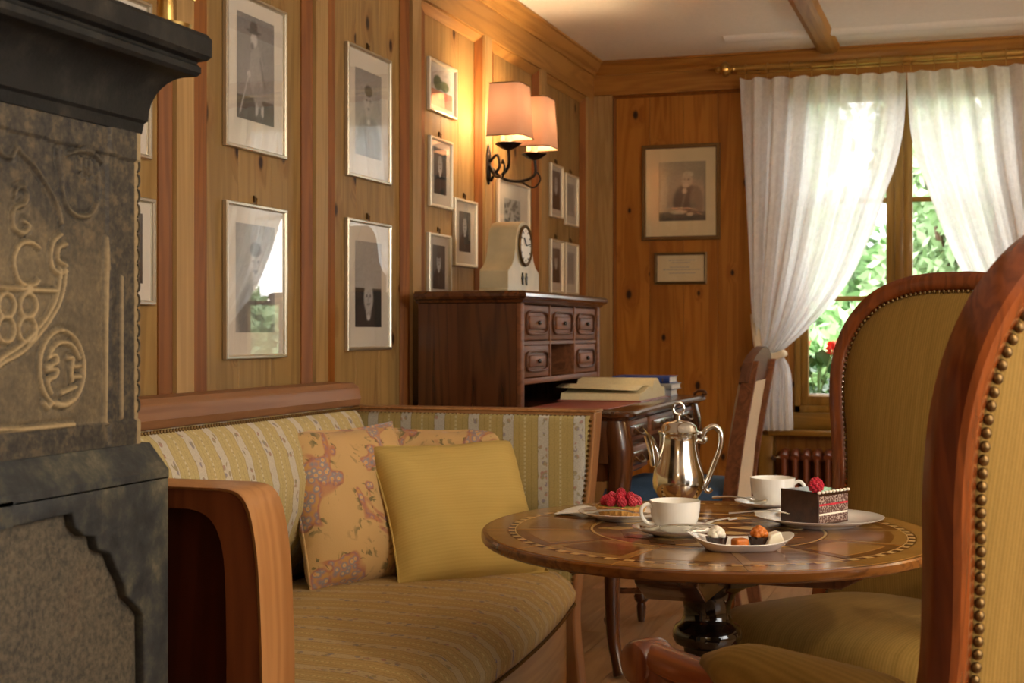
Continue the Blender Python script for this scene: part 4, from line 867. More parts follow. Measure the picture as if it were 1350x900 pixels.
def picture(label, c0, c1, z0, z1, fr, mat, margin, kind, wall='left', fw=.012, seed=1, hook=True, name='framed_portrait', base=None, mm='mat', group='framed portraits on the panelled wall'):
    w, h = c1-c0, z1-z0
    if wall == 'left': loc = (-.040 if base is None else base, (c0+c1)/2, z0); mp = lambda p: (p[2], p[0], p[1])
    else: loc = ((c0+c1)/2, YB+.016, z0); mp = lambda p: (p[0], -p[2], p[1])
    o = thing(name, label, 'picture', loc, 0, group)
    def B(a, b): return [mp(p) for p in MB().bb(a, b).v]
    def bld(m, *k, **kw): m.v = [mp(p) for p in m.v]; return m.build(*k, **kw)
    hw = w/2; q = []
    for i in range(4):
        pass
    m = MB(); sec = [(0, .002), (0, .013), (.002, .016), (fw-.004, .016), (fw-.001, .012), (fw, .008), (fw, .002)]
    m.loft([[(sx*(hw-d), (h/2)+sy*(h/2-d), t_) for d, t_ in sec] for sx, sy in ((-1, -1), (1, -1), (1, 1), (-1, 1), (-1, -1))], True, False)
    bld(m, 'frame', M[fr], o, False)
    bld(MB().bb((-hw+.004, .004, .001), (hw-.004, h-.004, .0055)), 'mat', M[mm], o, False)
    ml, mr, mb_, mt = margin; nu, nv = 40, 56
    g = MB().grid(lambda a, b: (-hw+w*(ml+(1-ml-mr)*a), h*(mb_+(1-mb_-mt)*b), .0062), nu, nv); po = bld(g, 'print', M['print'], o, False)
    col = ink(kind, nu, nv, seed).reshape(-1, 3); ca = po.data.color_attributes.new('ink', 'FLOAT_COLOR', 'POINT')
    ca.data.foreach_set('color', np.concatenate([np.clip(col, 0, 1), np.ones((len(col), 1))], 1).astype(np.float32).ravel())
    bld(MB().bb((-hw+fw-.002, fw-.002, .0085), (hw-fw+.002, h-fw+.002, .0095)), 'glass', M['picglass'], o, False)
    if hook: bld(MB().tube([(0, h-.004, .008), (0, h+.018, .010), (0, h+.020, .002)], .0025, 6).bb((-.006, h+.008, .001), (.006, h+.026, .006)), 'hanger', M['brass_old'], o, False)
    return o
G1, G2 = (.20, .20, .16, .14), (.24, .24, .22, .16)
picture('large silver frame with a hatted man leaning on a stick, upper one beside the stove', 3.380, 3.731, 1.632, 2.061, 'silver_frame', 'mat', (.20, .19, .20, .12), 'hunter', seed=1)
picture('large silver frame with a pale print, directly below the hatted man', 3.380, 3.731, 1.057, 1.486, 'silver_frame', 'mat', (.18, .18, .17, .13), 'bust_pale', seed=2)
picture('large silver frame with wide mat, high on the second panel above the sofa corner', 4.152, 4.506, 1.633, 2.061, 'silver_frame', 'mat', (.20, .20, .18, .16), 'bust_pale', seed=4)
picture('large silver frame with dark-coated figure, low on the second panel above the sofa corner', 4.152, 4.506, 1.071, 1.498, 'silver_frame', 'mat', (.20, .20, .18, .16), 'bust_low', seed=5)
picture('small colour picture of trees hung above the three little portraits', 4.862, 5.152, 1.948, 2.144, 'white_frame', 'mat', (.12, .12, .14, .14), 'colour', seed=3, name='framed_picture', hook=False)
picture('little portrait of a bearded man directly under the colour picture', 4.872, 5.105, 1.596, 1.856, 'white_frame', 'mat', (.22, .22, .20, .14), 'bust', seed=3)
picture('little portrait hung lowest beside the hutch edge', 4.860, 5.090, 1.234, 1.498, 'white_frame', 'mat', (.22, .22, .22, .16), 'bust', seed=6)
picture('little portrait of a standing man under the sconce side, right of the other two', 5.130, 5.385, 1.388, 1.651, 'white_frame', 'mat', (.24, .24, .22, .18), 'bust', seed=7)
picture('wide pale frame with an engraving, half hidden behind the mantel clock', 5.650, 6.090, 1.36, 1.782, 'white_frame', 'mat', (.22, .28, .40, .18), 'engraving', seed=8, name='framed_engraving', hook=False)
picture('small portrait with dark print, upper one nearest the sconce post in the group of four', 6.423, 6.629, 1.677, 1.931, 'white_frame', 'mat', (.16, .16, .16, .12), 'bust', seed=9)
picture('small pale print, upper one nearest the room corner', 6.672, 6.900, 1.655, 1.910, 'white_frame', 'mat', (.22, .22, .20, .18), 'text', seed=10, name='framed_print')
picture('small portrait of a dark figure, lower one above the hutch drawers', 6.423, 6.629, 1.317, 1.572, 'white_frame', 'mat', (.18, .18, .20, .16), 'bust', seed=12)
picture('small pale print, lower one nearest the room corner', 6.672, 6.900, 1.318, 1.571, 'white_frame', 'mat', (.22, .22, .20, .18), 'text', seed=14, name='framed_print')
picture('silver frame whose edge just shows beyond the stove corner, lower one', 2.80, 3.037, 1.196, 1.456, 'silver_frame', 'mat', (.2, .2, .2, .15), 'bust', seed=15)
picture('silver frame almost hidden behind the stove cornice, upper one', 2.72, 3.020, 1.55, 1.93, 'silver_frame', 'mat', (.2, .2, .2, .15), 'bust', seed=16)
picture('dark gilt frame with sepia portrait of a seated man on the window wall', .252, .652, 1.598, 2.082, 'gilt_dark', 'mat_cream', (.22, .18, .20, .18), 'seated', 'back', .020, 20, False, mm='mat_cream', group='pictures on the window wall')
pq = picture('small framed text plaque below the seated man portrait', .317, .585, 1.374, 1.535, 'gilt_dark', 'mat_cream', (.03, .03, .03, .03), 'none', 'back', .014, 21, False, 'framed_plaque', mm='mat_cream', group='pictures on the window wall') if False else None
pl = thing('framed_plaque', 'small framed text plaque below the seated man portrait', 'picture', (.451, YB+.016, 1.374), 0, 'pictures on the window wall')
hw, h = .134, .161
MB().loft([[(sx*(hw-d), -t_, h/2+sy*(h/2-d)) for d, t_ in ((0, 0), (0, .016), (.006, .018), (.012, .012), (.014, .006), (.014, 0))] for sx, sy in ((-1, -1), (1, -1), (1, 1), (-1, 1), (-1, -1))], True, False).build('frame', M['gilt_dark'], pl, False)
MB().bb((-hw+.005, -.006, .005), (hw-.005, -.002, h-.005)).build('card', M['mat_cream'], pl, False)
rnd = random.Random(9)
for z, a, b in ((.122, -.06, .075), (.110, -.045, .05), (.086, -.055, .045), (.074, -.09, .10), (.056, -.06, .08)):
    x = a; m = MB()
    while x < b: L = rnd.uniform(.008, .02); m.bb((x, -.0066, z-.0018), (min(b, x+L), -.006, z+.0018)); x += L+.004
    m.build('text_line', M['grey_book'], pl, False)
MB().bb((-hw+.012, -.0095, .012), (hw-.012, -.009, h-.012)).build('glass', M['picglass'], pl, False)

# ------------------------------------------------------------------ wall sconce
scn = thing('wall_sconce', 'two-armed wrought iron wall sconce with pink silk shades, lit', 'wall lamp', (0, 5.435, 1.80))
MB().prism([(0, -.075), (.022, -.05), (.026, 0), (.022, .05), (0, .09), (-.022, .05), (-.026, 0), (-.022, -.05)], .0, .008, 'x').build('back_plate', M['iron'], scn, False, bev=.003)
MB().tube(catmull([(.008, 0, .02), (.04, 0, .045), (.05, 0, .0), (.03, 0, -.03), (.012, 0, -.06)], 6), .006, 8).build('scroll', M['iron'], scn)
for s in (-1, 1):
    X, Yo = .145, s*.170
    MB().tube(catmull([(.01, 0, .0), (.05, s*.05, -.045), (.10, s*.12, -.05), (.145, s*.170, -.02), (.145, s*.170, .045)], 7), [.0065]*29, 8).build('arm', M['iron'], scn)
    MB().tube(catmull([(.10, s*.13, -.05), (.13, s*.20, -.07), (.15, s*.235, -.035), (.14, s*.225, -.005), (.13, s*.205, -.015)], 5), .004, 7).build('scroll', M['iron'], scn)
    n = 24; MB().loft([[(X+r*(1+.1*math.cos(k*2*math.pi/4))*math.cos(2*math.pi*k/n), Yo+r*(1+.1*math.cos(k*2*math.pi/4))*math.sin(2*math.pi*k/n), z) for k in range(n)] for r, z in ((.008, .040), (.030, .050), (.052, .066), (.050, .068), (.028, .055), (.006, .050))]).build('drip_pan', M['iron'], scn)
    MB().lathe([(.001, .05), (.014, .05), (.014, .11), (.001, .11)], 16, (X, Yo, 0)).build('candle_tube', M['porcelain'], scn)
    def arc_(p): return p[-17:]+p[:18]
    def sq(r, z):
        return [(X+r*(abs(math.cos(a))**6+abs(math.sin(a))**6)**(-1/6)*math.cos(a)*.93, Yo+r*(abs(math.cos(a))**6+abs(math.sin(a))**6)**(-1/6)*math.sin(a), z) for a in [2*math.pi*k/48 for k in range(48)]]
    MB().loft([arc_(sq(.090, .088)), arc_(sq(.086, .16)), arc_(sq(.081, .23)), arc_(sq(.077, .292))], False, False).build('shade', M['shade'], scn, True, angle=70)
    for r, z in ((.0905, .088), (.0775, .292)): MB().tube(arc_(sq(r, z)), .0022, 6).build('shade_trim', M['gilt_dark'], scn)
    for a in (-1.4, 0, 1.4): MB().tube([(X, Yo, .285), (X+.076*math.cos(a), Yo+.076*math.sin(a), .288)], .0015, 5).build('shade_spoke', M['brass'], scn)
    bl = NT('bulb_glow'); em = bl.node('ShaderNodeEmission'); em.inputs[0].default_value = (1, .66, .34, 1); em.inputs[1].default_value = 6.0; bl.link(em.outputs[0], bl.out.inputs[0])
    MB().sphere((X, Yo, .155), .020, 12, 10, (1, 1, 1.6)).build('bulb', bl.m, scn)
    l = bpy.data.lights.new('sconce_bulb', 'POINT'); l.energy = 4.0; l.color = (1, .76, .44); l.shadow_soft_size = .03
    lo = bpy.data.objects.new('sconce_bulb', l); COL.objects.link(lo); lo.parent = scn; lo.location = (X, Yo, .205)

# unseen ceiling lamps, added as warm fill light
def pendant(label, loc, power, col):
    p = thing('fill_pendant', label, 'ceiling lamp', (loc[0], loc[1], H), 0, 'added pendant lamps out of view')
    dz = loc[2]-H
    MB().lathe([(.001, 0), (.05, 0), (.05, -.02), (.001, -.025)], 20).build('canopy', M['brass'], p)
    MB().tube([(0, 0, 0), (0, 0, dz+.14)], .005, 8).build('rod', M['brass'], p)
    MB().lathe([(.21, dz-.03), (.15, dz+.12), (.145, dz+.12), (.205, dz-.03)], 32).build('shade', M['cream_cloth'], p)
    l = bpy.data.lights.new('fill_pendant_bulb', 'POINT'); l.energy = power; l.color = col; l.shadow_soft_size = .09
    o = bpy.data.objects.new('fill_pendant_bulb', l); COL.objects.link(o); o.parent = p; o.location = (0, 0, dz-.02)
pendant('added unseen pendant lamp by the second window', (3.05, 1.55, 1.95), 74, (1, .82, .58))  # added out of view to light sofa and table from the right
ul = thing('fill_uplighter', 'added unseen brass bowl uplighter on the wall opposite the portraits', 'wall lamp', (XR, 4.7, 1.75))  # unseen lamp added to brighten the ceiling
MB().lathe([(.001, 0), (.05, .005), (.10, .03), (.13, .07), (.125, .07), (.095, .035), (.001, .012)], 28, (-.15, 0, 0)).build('bowl', M['brass'], ul)
MB().tube([(0, 0, -.02), (-.08, 0, -.03), (-.15, 0, .004)], .009, 8).build('arm', M['brass'], ul)
l = bpy.data.lights.new('fill_uplighter_bulb', 'POINT'); l.energy = 45; l.color = (1, .88, .70); l.shadow_soft_size = .04
o = bpy.data.objects.new('fill_uplighter_bulb', l); COL.objects.link(o); o.parent = ul; o.location = (-.15, 0, .05)
pendant('added unseen pendant lamp behind the camera', (2.0, -1.3, 2.0), 16, (1, .84, .62))  # added fill lamp, never in view

# ------------------------------------------------------------------ curtains and rod
rod = thing('curtain_rod', 'brass curtain rod with ball finial above the window', 'curtain rod', (1.55, YB-.115, 2.425))
MB().tube([(-.80, 0, 0), (.95, 0, 0)], .0135, 14).build('rod', M['brass'], rod)
MB().tube([(-.80, .05, -.012), (.95, .05, -.012)], .008, 10).build('rear_rod', M['brass'], rod)
for s in (-1, 1):
    m = MB(); prof_ = [(.001, 0), (.013, .0), (.016, .01), (.011, .02), (.026, .03), (.037, .045), (.037, .055), (.026, .068), (.010, .074), (.016, .084), (.013, .095), (.001, .105)]
    x0 = -.80 if s < 0 else .95
    m.loft([[(x0+s*z, r*math.cos(2*math.pi*k/18), r*math.sin(2*math.pi*k/18)) for k in range(18)] for r, z in prof_]); m.build('finial', M['brass'], rod)
    MB().tube([(x0-s*.10, 0, 0), (x0-s*.10, .115, -.005)], .008, 8).build('bracket', M['brass_old'], rod)
def curtain(label, sgn):
    cx = 1.563; o = thing('curtain', label, 'curtain', (cx, YB-.115, 2.378), 0, 'lace curtains at the window')
    Lp = [(.771, 2.395), (.780, 2.2), (.789, 2.015), (.800, 1.80), (.808, 1.643), (.818, 1.45), (.826, 1.271), (.850, 1.12), (.868, 1.05)]
    Rp = [(1.561, 2.385), (1.556, 2.23), (1.544, 2.093), (1.512, 1.95), (1.474, 1.844), (1.386, 1.593), (1.280, 1.377), (1.120, 1.19), (.975, 1.06)]
    LL = catmull([(x, 0, z) for x, z in Lp], 5); RR = catmull([(x, 0, z) for x, z in Rp], 5)
    bl_ = catmull([(.868, 0, 1.045), (.845, 0, .97), (.82, 0, .80), (.826, 0, .672)], 6); br = catmull([(.972, 0, 1.05), (1.015, 0, .97), (1.025, 0, .80), (1.03, 0, .676)], 6)
    A_, B_ = LL+bl_, RR+br; nA = len(A_); nL = len(LL)
    def pt(u, v):
        k = v*(nA-1); i = min(nA-2, int(k)); f = k-i; l_ = A_[i].lerp(A_[i+1], f); r_ = B_[i].lerp(B_[i+1], f)
        w = (r_.x-l_.x); e = u**(1+.35*min(1, v*1.6)); x = l_.x+w*e; z = l_.z+(r_.z-l_.z)*u
        sag = .0
        n = 7.5; amp = .026*(1-.35*min(1, v*1.3)); y = amp*math.sin(2*math.pi*n*u+.8*math.sin(3*v+2*u))+.008*math.sin(2*math.pi*17*u+5*v)
        if v > .8: y += .012*math.sin(2*math.pi*4*u+9*v)
        if v < .05: z += .006*math.cos(2*math.pi*n*u)
        return (x, y, z)
    m = MB().grid(pt, 110, 120); m.v = [((x-cx)*sgn, y, z-2.40) for x, y, z in m.v]
    co = m.build('cloth', M['curtain'], o, True, angle=180)
    tb = catmull([(.835, .06, 1.24), (.85, .0, 1.16), (.872, -.035, 1.07), (.93, -.045, 1.035), (.985, -.02, 1.05), (.97, .03, 1.06), (.90, .04, 1.07), (.845, .06, 1.20)], 6)
    MB().tube([((p.x-cx)*sgn, p.y, p.z-2.40) for p in tb], .011, 8, 1.8).build('tieback', M['cream_cloth'], o)
    for k in range(8):
        x = .80+.745*k/7; MB().tube([((x-cx)*sgn, .021*math.cos(a), .042+.021*math.sin(a)) for a in [2*math.pi*i/16 for i in range(17)]], .004, 6).tube([((x-cx)*sgn, 0, .022), ((x-cx)*sgn, 0, -.012)], .002, 5).build('ring', M['brass'], o)
curtain('white lace curtain tied back beside the seated man portrait', 1)
curtain('white lace curtain at the outer side of the window above the armchairs', -1)

# ------------------------------------------------------------------ on the desk
ck = thing('mantel_clock', 'cream marble mantel clock with round white dial on the hutch', 'clock', (.285, 4.885, 1.272))
half = [(.0, .258), (.045, .250), (.076, .226), (.092, .19), (.100, .155), (.114, .122), (.14, .096), (.175, .080), (.182, .074), (.182, .012), (.187, .010), (.187, 0)]
pf = [(-y, z) for y, z in reversed(half)] + [(y, z) for y, z in half[1:]]
MB().prism(pf, -.062, .045, 'x').build('case', M['marble'], ck, True, angle=30, bev=.003)
dl = MB(); dl.loft([[(.045+t_, r*math.cos(2*math.pi*k/40), .170+r*math.sin(2*math.pi*k/40)) for k in range(40)] for r, t_ in ((.070, 0), (.062, .006), (.062, .006))]); dl.build('dial', M['dial'], ck)
MB().tube([(.051, .070*math.cos(a), .170+.070*math.sin(a)) for a in [2*math.pi*i/40 for i in range(41)]], .0055, 8).build('bezel', M['brass_old'], ck)
for a, L, w in ((2.3, .036, .0022), (.15, .050, .0016)): MB().tube([(.054, 0, .170), (.054, L*math.cos(a), .170+L*math.sin(a))], w, 5).build('hand', M['black'], ck)
for k in range(12):
    a = 2*math.pi*k/12; MB().tube([(.0515, .049*math.cos(a), .170+.049*math.sin(a)), (.0515, .058*math.cos(a), .170+.058*math.sin(a))], .0018, 5).build('hour_mark', M['black'], ck)
for y in (-.022, .022):
    MB().prism([(y-.004, .03), (y+.010, .028), (y+.006, .044), (y+.011, .058), (y+.002, .062), (y+.004, .072), (y-.005, .072), (y-.006, .060), (y-.012, .054), (y-.007, .044)], .045, .049, 'x').build('emblem', M['black'], ck, False)
ob = thing('open_book', 'large old book lying open on the desk leather', 'book', (.565, 5.28, DZ+.002))
def pages(side, th, L=.21, W=.30, hump=.010):
    m = MB(); n = 10; top = []
    for k in range(n+1):
        t_ = k/n; top.append((t_*L, th*(1-.35*t_)+hump*math.sin(math.pi*min(1, t_*1.5))-.012*(t_ < .02)))
    poly = [(0, .004)] + top + [(L+.012, .004)]
    m.prism([(side*a, b) for a, b in poly], -W/2, W/2, 'x'); return m
pages(-1, .044).build('page_block', M['paper'], ob, True, angle=40); pages(1, .060, hump=.026).build('page_block', M['paper'], ob, True, angle=40)
lv = MB().grid(lambda u, v: (-.172+.31*u, -.205+.20*v, .040+.010*v+.010*math.sin(math.pi*v)+.010*(1-u)*(1-v)), 6, 18).build('loose_leaf', M['paper'], ob, True)
lv.modifiers.new('leaf', 'SOLIDIFY').thickness = .0008
MB().bb((-.158, -.235, 0), (.158, .235, .004)).build('cover', M['leather'], ob, False)
def book(label, loc, L, W, Tk, cov, rz=0, name='book'):
    b = thing(name, label, 'book', loc, rz, 'books stacked on the desk end')
    m = MB().bb((-L/2, -W/2, 0), (L/2, W/2, .003)).bb((-L/2, -W/2, Tk-.003), (L/2, W/2, Tk))
    m.prism([(-W/2, 0), (-W/2-.004, Tk*.3), (-W/2-.004, Tk*.7), (-W/2, Tk), (-W/2+.003, Tk), (-W/2+.003, 0)], -L/2, L/2, 'x'); m.build('cover', M[cov], b, False)
    MB().bb((-L/2+.004, -W/2+.004, .003), (L/2-.004, W/2-.005, Tk-.003)).build('pages', M['white_paper'], b, False)
    return b
zb = DZ+.0022
book('white paper-bound book at the bottom of the desk stack', (.60, 5.655, DZ+.0005), .24, .17, .026, 'paleblue_book', .05)
book('grey cloth book in the middle of the desk stack', (.61, 5.655, DZ+.027), .24, .165, .024, 'grey_book', -.04)
bb_ = book('dark blue cloth book lying on top of the desk stack', (.60, 5.655, DZ+.0515), .235, .16, .028, 'blue_cloth', .0)
for x in (-.09, -.03, -.02, .07, .09): MB().bb((x-.002, -.0850, .006), (x+.002, -.0842, .022)).build('gilt_band', M['gilt_dark'], bb_, False)
bk = book('pale blue pamphlet lying in front of the book stack', (.66, 5.535, DZ+.0022), .10, .06, .03, 'paleblue_book', .2, 'pamphlet')

# ------------------------------------------------------------------ on the table
ZT = TOP+.0006; RIGHT = Vector((.95, .3123, 0)); TOW = Vector((.3123, -.95, 0))
def ang(v): return math.atan2(v[1], v[0])
pot = thing('coffee_pot', 'silver coffee pot with ring finial and scroll handle', 'coffee pot', (1.20, 3.385, ZT), ang(RIGHT))
MB().lathe([(.001, 0), (.050, 0), (.052, .004), (.046, .010), (.052, .018), (.061, .034), (.063, .052), (.060, .074), (.053, .100), (.0475, .125), (.0455, .150), (.046, .162), (.048, .165), (.046, .168), (.001, .168)], 48).build('body', M['silver'], pot, True, angle=50)
lid = MB().lathe([(.049, .167), (.050, .171), (.045, .174), (.042, .184), (.032, .192), (.014, .196), (.006, .199), (.005, .208), (.008, .211), (.001, .213)], 40).build('lid', M['silver'], pot, True, angle=50)
MB().tube([(.0, 0, .210)] + [(.013*math.sin(a), 0, .226-.014*math.cos(a)) for a in [2*math.pi*i/20 for i in range(21)]], .0032, 8).build('finial', M['silver'], lid)
rr = []
for k in range(13):
    t_ = k/12; z = .085+.083*t_; x = -.048-.012*t_-.014*t_**3; wd = .016-.004*t_; dp = .018+.006*t_
    rr.append([(x-wd*math.cos(2*math.pi*j/12)*(1 if k < 11 else 1.2)*.9, dp*math.sin(2*math.pi*j/12), z+(.012*(math.cos(2*math.pi*j/12))*t_ )) for j in range(12)])
MB().loft(rr).build('spout', M['silver'], pot, True, angle=60)
for dy in (-.008, 0, .008): MB().tube([(-.064, dy*1.2, .088), (-.069, dy*1.5, .12), (-.080, dy*1.6, .160)], .003, 6).build('spout_flute', M['silver'], pot)
hp = catmull([(.043, 0, .150), (.062, 0, .146), (.060, 0, .160), (.066, 0, .174), (.085, 0, .182), (.102, 0, .166), (.100, 0, .130), (.086, 0, .092), (.072, 0, .056), (.064, 0, .034), (.072, 0, .026), (.080, 0, .032)], 5)
MB().tube(hp, [.0055+.002*math.sin(math.pi*i/(len(hp)-1)) for i in range(len(hp))], 10).build('handle', M['silver'], pot)
MB().sphere((.062, 0, .152), .0095, 12, 8).build('handle_boss', M['silver'], pot); MB().bb((.040, -.006, .163), (.056, .006, .171)).build('hinge', M['silver'], pot, False, bev=.002)

def cup(label, slabel, loc, hdir, s=1.0, coffee=True):
    sa = thing('saucer', slabel, 'saucer', (loc[0], loc[1], ZT), 0, 'white saucers on the table')
    MB().lathe([(.001, .002), (.042*s, .0), (.044*s, .002), (.060*s, .006), (.082*s, .015), (.0835*s, .0175), (.080*s, .0172), (.058*s, .009), (.040*s, .0055), (.001, .005)], 48).build('dish', M['porcelain'], sa, True, angle=60)
    c = thing('coffee_cup', label, 'cup', (loc[0], loc[1], ZT+.0056), ang(hdir), 'white coffee cups on the table')
    pr = [(.001, .001), (.024, 0), (.026, .003), (.034, .008), (.042, .018), (.0465, .032), (.0485, .048), (.0492, .062), (.0480, .0622), (.0472, .048), (.045, .032), (.040, .018), (.030, .010), (.001, .008)]
    MB().lathe([(r*s, z*s) for r, z in pr], 48).build('bowl', M['porcelain'], c, True, angle=60)
    if coffee: MB().lathe([(.001, .050*s), (.0470*s, .050*s), (.0468*s, .048*s), (.001, .048*s)], 40).build('foam', M['cream'], c)
    MB().tube(catmull([(.046*s, 0, .050*s), (.058*s, 0, .056*s), (.069*s, 0, .047*s), (.067*s, 0, .031*s), (.056*s, 0, .020*s), (.043*s, 0, .018*s)], 6), .0038*s, 10, .8).build('handle', M['porcelain'], c)
cup('white coffee cup standing nearest the sofa side, handle towards the tart', 'white saucer under the cup in front of the coffee pot', (1.305, 2.835), -RIGHT+.25*TOW, 1.04)
cup('white coffee cup behind the chocolate cake, handle towards the cake', 'white saucer under the cup behind the cake', (1.432, 3.34), RIGHT+.45*TOW, 1.06)
def plate(name, label, loc, r, h=.018):
    p = thing(name, label, 'plate', (loc[0], loc[1], ZT), 0, 'white plates on the table')
    MB().lathe([(.001, .002), (r*.60, 0), (r*.62, .003), (r*.74, h*.45), (r*.99, h), (r, h+.0015), (r*.985, h+.002), (r*.74, h*.62), (r*.66, .006), (.001, .005)], 64).build('dish', M['porcelain'], p, True, angle=60)
    MB().lathe([(r*.70, h*.45+.001), (r*.715, h*.50+.0016), (r*.70, h*.46+.003), (r*.69, h*.40+.002)], 64).build('rim_ring', M['mat'], p) if False else None
    return p
plate('dessert_plate', 'white dessert plate carrying the chocolate cake slice', (1.565, 3.085), .136)
plate('dessert_plate', 'white dessert plate carrying the raspberry tart', (1.145, 3.045), .098, .016)
# chocolate cake slice
cz = ZT+.0056; ckx, cky = 1.555, 3.090
cake = thing('cake_slice', 'slice of chocolate layer cake topped with a raspberry', 'cake', (ckx, cky, cz))
A4 = [(1.486, 3.085), (1.572, 3.022), (1.622, 3.118), (1.545, 3.165)]; A4 = [(x-ckx, y-cky) for x, y in A4]; Hc = .068
layers = [(0, .004, 'choc'), (.004, .020, 'crumb'), (.020, .024, 'cream'), (.024, .040, 'crumb'), (.040, .044, 'rasp'), (.044, .060, 'crumb'), (.060, Hc, 'choc_shiny')]
cc = (sum(p[0] for p in A4)/4, sum(p[1] for p in A4)/4)
for z0, z1, mt in layers:
    s = .985 if mt == 'cream' and z1 < .05 else 1.0
    MB().prism([(cc[0]+(x-cc[0])*s, cc[1]+(y-cc[1])*s) for x, y in A4], z0, z1, 'z').build('cake_layer' if mt in ('crumb', 'choc') else 'icing_layer', M[mt], cake, False)
n_ = Vector((A4[1][0]-A4[0][0], A4[1][1]-A4[0][1], 0)); nn = Vector((n_.y, -n_.x, 0)).normalized()
gm = MB().grid(lambda u, v: (A4[0][0]+n_.x*u+nn.x*(.003+.0012*mnoise.noise((u*9, v*5, 3))), A4[0][1]+n_.y*u+nn.y*(.003+.0012*mnoise.noise((u*9, v*5, 3))), (Hc+.001)*v), 16, 12)
gm.build('chocolate_coat', M['choc'], cake, True).modifiers.new('thick', 'SOLIDIFY').thickness = .003
q = MB()
for k in range(9):
    f = k/8; q.sphere((A4[1][0]+(A4[2][0]-A4[1][0])*f, A4[1][1]+(A4[2][1]-A4[1][1])*f, Hc+.0005), .0045, 8, 6, (1, 1, .7))
q.build('pale_edge', M['cream'], cake)  # row of pale beads along one top edge
def raspberry(label, loc, s, group, rz=0, tilt=0):
    r = thing('raspberry', label, 'raspberry', loc, rz, group); m = MB()
    for k in range(46):
        zf = 1-2*(k+.5)/46; a = k*2.39996; q = math.sqrt(1-zf*zf); R_ = .0092*(1-.10*zf)
        m.sphere((R_*q*math.cos(a)*s, R_*q*math.sin(a)*s, (.0105+.0098*zf)*s), .0027*s, 6, 4)
    m.sphere((0, 0, .0105*s), .0092*s, 10, 8, (1, 1, 1.05)); m.build('drupelets', M['rasp'], r); return r
raspberry('raspberry on the corner of the chocolate cake', (ckx+A4[1][0]-.008, cky+A4[1][1]+.012, cz+Hc), 1.45, 'raspberry on the cake')
# raspberry tart
tart = thing('raspberry_tart', 'small round tart shell with fluted golden crust', 'tart', (1.140, 3.050, ZT+.0056))
n = 72; MB().loft([[((r+f*.0018*math.cos(24*2*math.pi*k/n))*math.cos(2*math.pi*k/n), (r+f*.0018*math.cos(24*2*math.pi*k/n))*math.sin(2*math.pi*k/n), z) for k in range(n)] for r, z, f in ((.044, 0, 1), (.056, .024, 1), (.052, .024, 1), (.050, .018, 0), (.001, .018, 0))]).build('crust', M['crust'], tart, True, angle=40)
MB().lathe([(.050, .017), (.049, .023), (.030, .026), (.001, .027)], 36).build('filling', M['pistachio'], tart)
rnd = random.Random(21); spots = [(0, 0, .016)] + [(.020*math.cos(a), .020*math.sin(a), .008) for a in (0.2, 1.75, 3.3, 4.8)] + [(.036*math.cos(a), .036*math.sin(a), 0) for a in [2*math.pi*k/9+.1 for k in range(9)]]
for i, (x, y, z) in enumerate(spots):
    raspberry('ripe raspberry heaped on the tart', (1.140+x, 3.050+y, ZT+.029+z), 1.0, 'raspberries on the tart', rnd.uniform(0, 6))
nap = thing('napkin', 'folded white paper napkin under the tart plate edge', 'napkin', (1.035, 3.095, ZT))
MB().grid(lambda u, v: ((u-.5)*.10, (v-.5)*.09, .004+.010*math.sin(math.pi*u)*(.4+.6*v)), 10, 8).build('fold', M['white_paper'], nap).modifiers.new('ply', 'SOLIDIFY').thickness = .002
# sweets dish
dh = thing('sweets_dish', 'small boat-shaped white dish with two pralines', 'dish', (1.462, 2.685, ZT), ang(RIGHT))
def bo(s, z, up):
    pts = []
    for k in range(56):
        a = 2*math.pi*k/56; c, q_ = math.cos(a), math.sin(a); r = (abs(c)**3.2+abs(q_)**3.2)**(-1/3.2); x, y = .098*s*r*c, .060*s*r*q_
        pts.append((x, y, z+up*(abs(x)/.098)**3*.016))
    return pts
MB().loft([bo(.05, .001, 0), bo(.66, 0, 0), bo(.72, .003, .2), bo(.97, .013, 1), bo(1.0, .015, 1), bo(.97, .0165, 1), bo(.70, .006, .2), bo(.05, .005, 0)]).build('dish', M['porcelain'], dh, True, angle=60)
def praline(label, off, topm):
    w = Vector((1.462, 2.685, ZT+.0055)) + RIGHT*off[0] - TOW*off[1]
    p = thing('praline', label, 'praline', w, 0, 'pralines in the dish'); n = 48
    MB().loft([[((r+.0012*math.cos(12*2*math.pi*k/n))*math.cos(2*math.pi*k/n), (r+.0012*math.cos(12*2*math.pi*k/n))*math.sin(2*math.pi*k/n), z) for k in range(n)] for r, z in ((.015, 0), (.0205, .018), (.0185, .018), (.001, .014))]).build('chocolate_cup', M['choc_shiny'], p, True, angle=40)
    m = MB(); rnd = random.Random(3)
    for k in range(16): a = k*2.4; r = .012*math.sqrt(k/16); m.sphere((r*math.cos(a), r*math.sin(a), .020+.012*(1-k/16)), .0075, 8, 6)
    m.build('topping', M[topm], p)
praline('praline topped with white cream swirls', (-.045, .006), 'cream'); praline('praline topped with milk chocolate and nut', (.036, .010), 'apricot')
ac = thing('apricot_jelly', 'orange apricot jelly cube between the two pralines', 'sweet', Vector((1.462, 2.685, ZT+.0060)) + RIGHT*(-.004)+TOW*.014, .7)
MB().bb((-.014, -.012, 0), (.014, .012, .017)).build('cube', M['apricot'], ac, True, bev=.004)
wc = thing('white_chocolate', 'white chocolate wedge at the end of the sweets dish', 'sweet', Vector((1.462, 2.685, ZT+.0085)) + RIGHT*.062-TOW*.002, .5)
MB().prism([(-.018, 0), (.020, 0), (.010, .026), (-.010, .020)], -.014, .014, 'y').build('wedge', M['cream'], wc, True, bev=.003)
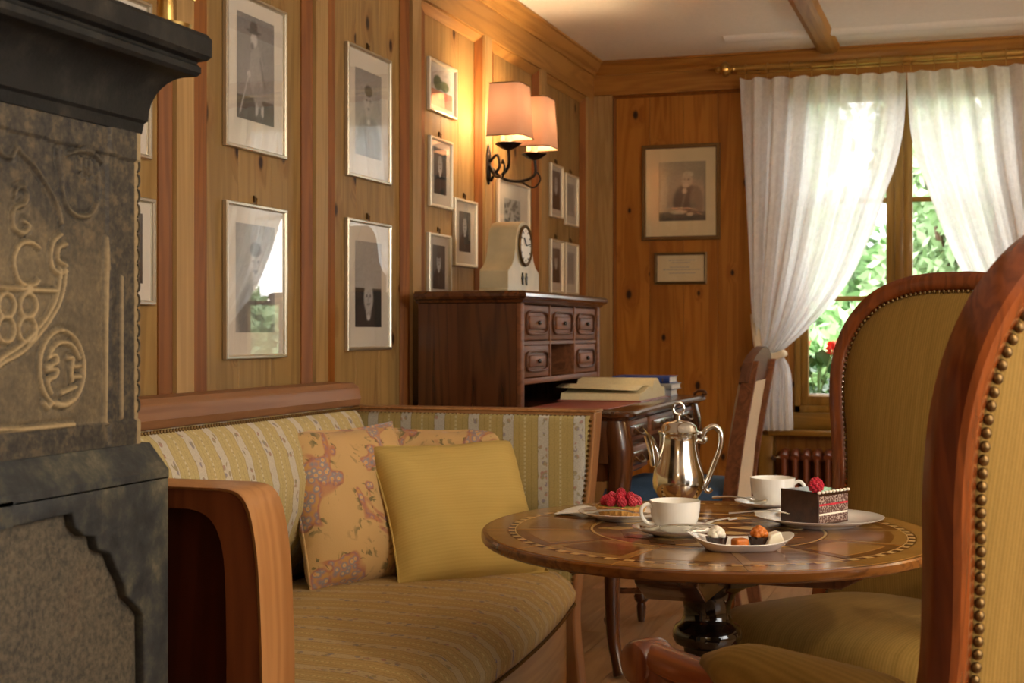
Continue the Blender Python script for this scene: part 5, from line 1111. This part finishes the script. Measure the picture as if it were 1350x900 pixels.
# cutlery
def spoon(label, loc, d, L=.125, s=1.0, lift=0.0, tilt=0.0):
    o = thing('teaspoon', label, 'spoon', loc, ang(d), 'cutlery on the table'); o.rotation_euler = (0, tilt, ang(d))
    rr = []
    for k in range(11):
        t_ = k/10; w = .0135*math.sin(math.pi*min(1, .06+t_*.92))**.7; x = -.020+.040*t_; z = .004-.005*math.sin(math.pi*t_)
        rr.append([(x, w*math.cos(a), z+.006*abs(math.cos(a))**2+(.0008 if math.sin(a) > 0 else 0)) for a in [2*math.pi*j/12 for j in range(12)]])
    MB().loft(rr).build('bowl', M['cutlery'], o)
    MB().tube(catmull([(.018, 0, .006), (.035, 0, .010), (.07, 0, .012), (L-.02, 0, .010), (L, 0, .008)], 5), [.0018+.0018*i/20 for i in range(21)], 8, 1.7).build('handle', M['cutlery'], o)
def fork(label, loc, d, L=.135, tilt=0.0):
    o = thing('cake_fork', label, 'fork', loc, ang(d), 'cutlery on the table'); o.rotation_euler = (0, tilt, ang(d))
    MB().tube(catmull([(0, 0, .004), (.03, 0, .009), (.07, 0, .008), (L-.02, 0, .005), (L, 0, .004)], 5), [.0020+.0016*i/20 for i in range(21)], 8, 1.8).build('handle', M['cutlery'], o)
    MB().bb((-.012, -.009, .003), (.004, .009, .0045)).build('root', M['cutlery'], o, False, bev=.0006)
    for y in (-.0075, 0, .0075): MB().tube([(-.010, y, .0037), (-.028, y, .001), (-.036, y, .002)], [.0014, .0012, .0006], 6).build('tine', M['cutlery'], o)
C1 = Vector((1.305, 2.835, ZT)); C2 = Vector((1.432, 3.34, ZT))
spoon('teaspoon lying on the saucer of the front cup, bowl to the tart', C1-RIGHT*.055+TOW*.045+Vector((0, 0, .016)), RIGHT+.12*TOW, .125)
fork('cake fork lying across the front saucer towards the sweets', C1+RIGHT*.045+TOW*.040+Vector((0, 0, .018)), RIGHT-.55*TOW, .09, -.12)
spoon('teaspoon on the saucer behind the cake', C2-RIGHT*.040+TOW*.040+Vector((0, 0, .016)), -RIGHT-.5*TOW, .11)
fork('cake fork resting on the rim of the cake plate', Vector((1.500, 3.075, ZT+.019)), -RIGHT-.1*TOW, .125, .02)
fork('cake fork resting on the rim of the tart plate', Vector((1.185, 2.985, ZT+.019)), -RIGHT*.8-.25*TOW, .11, .03)
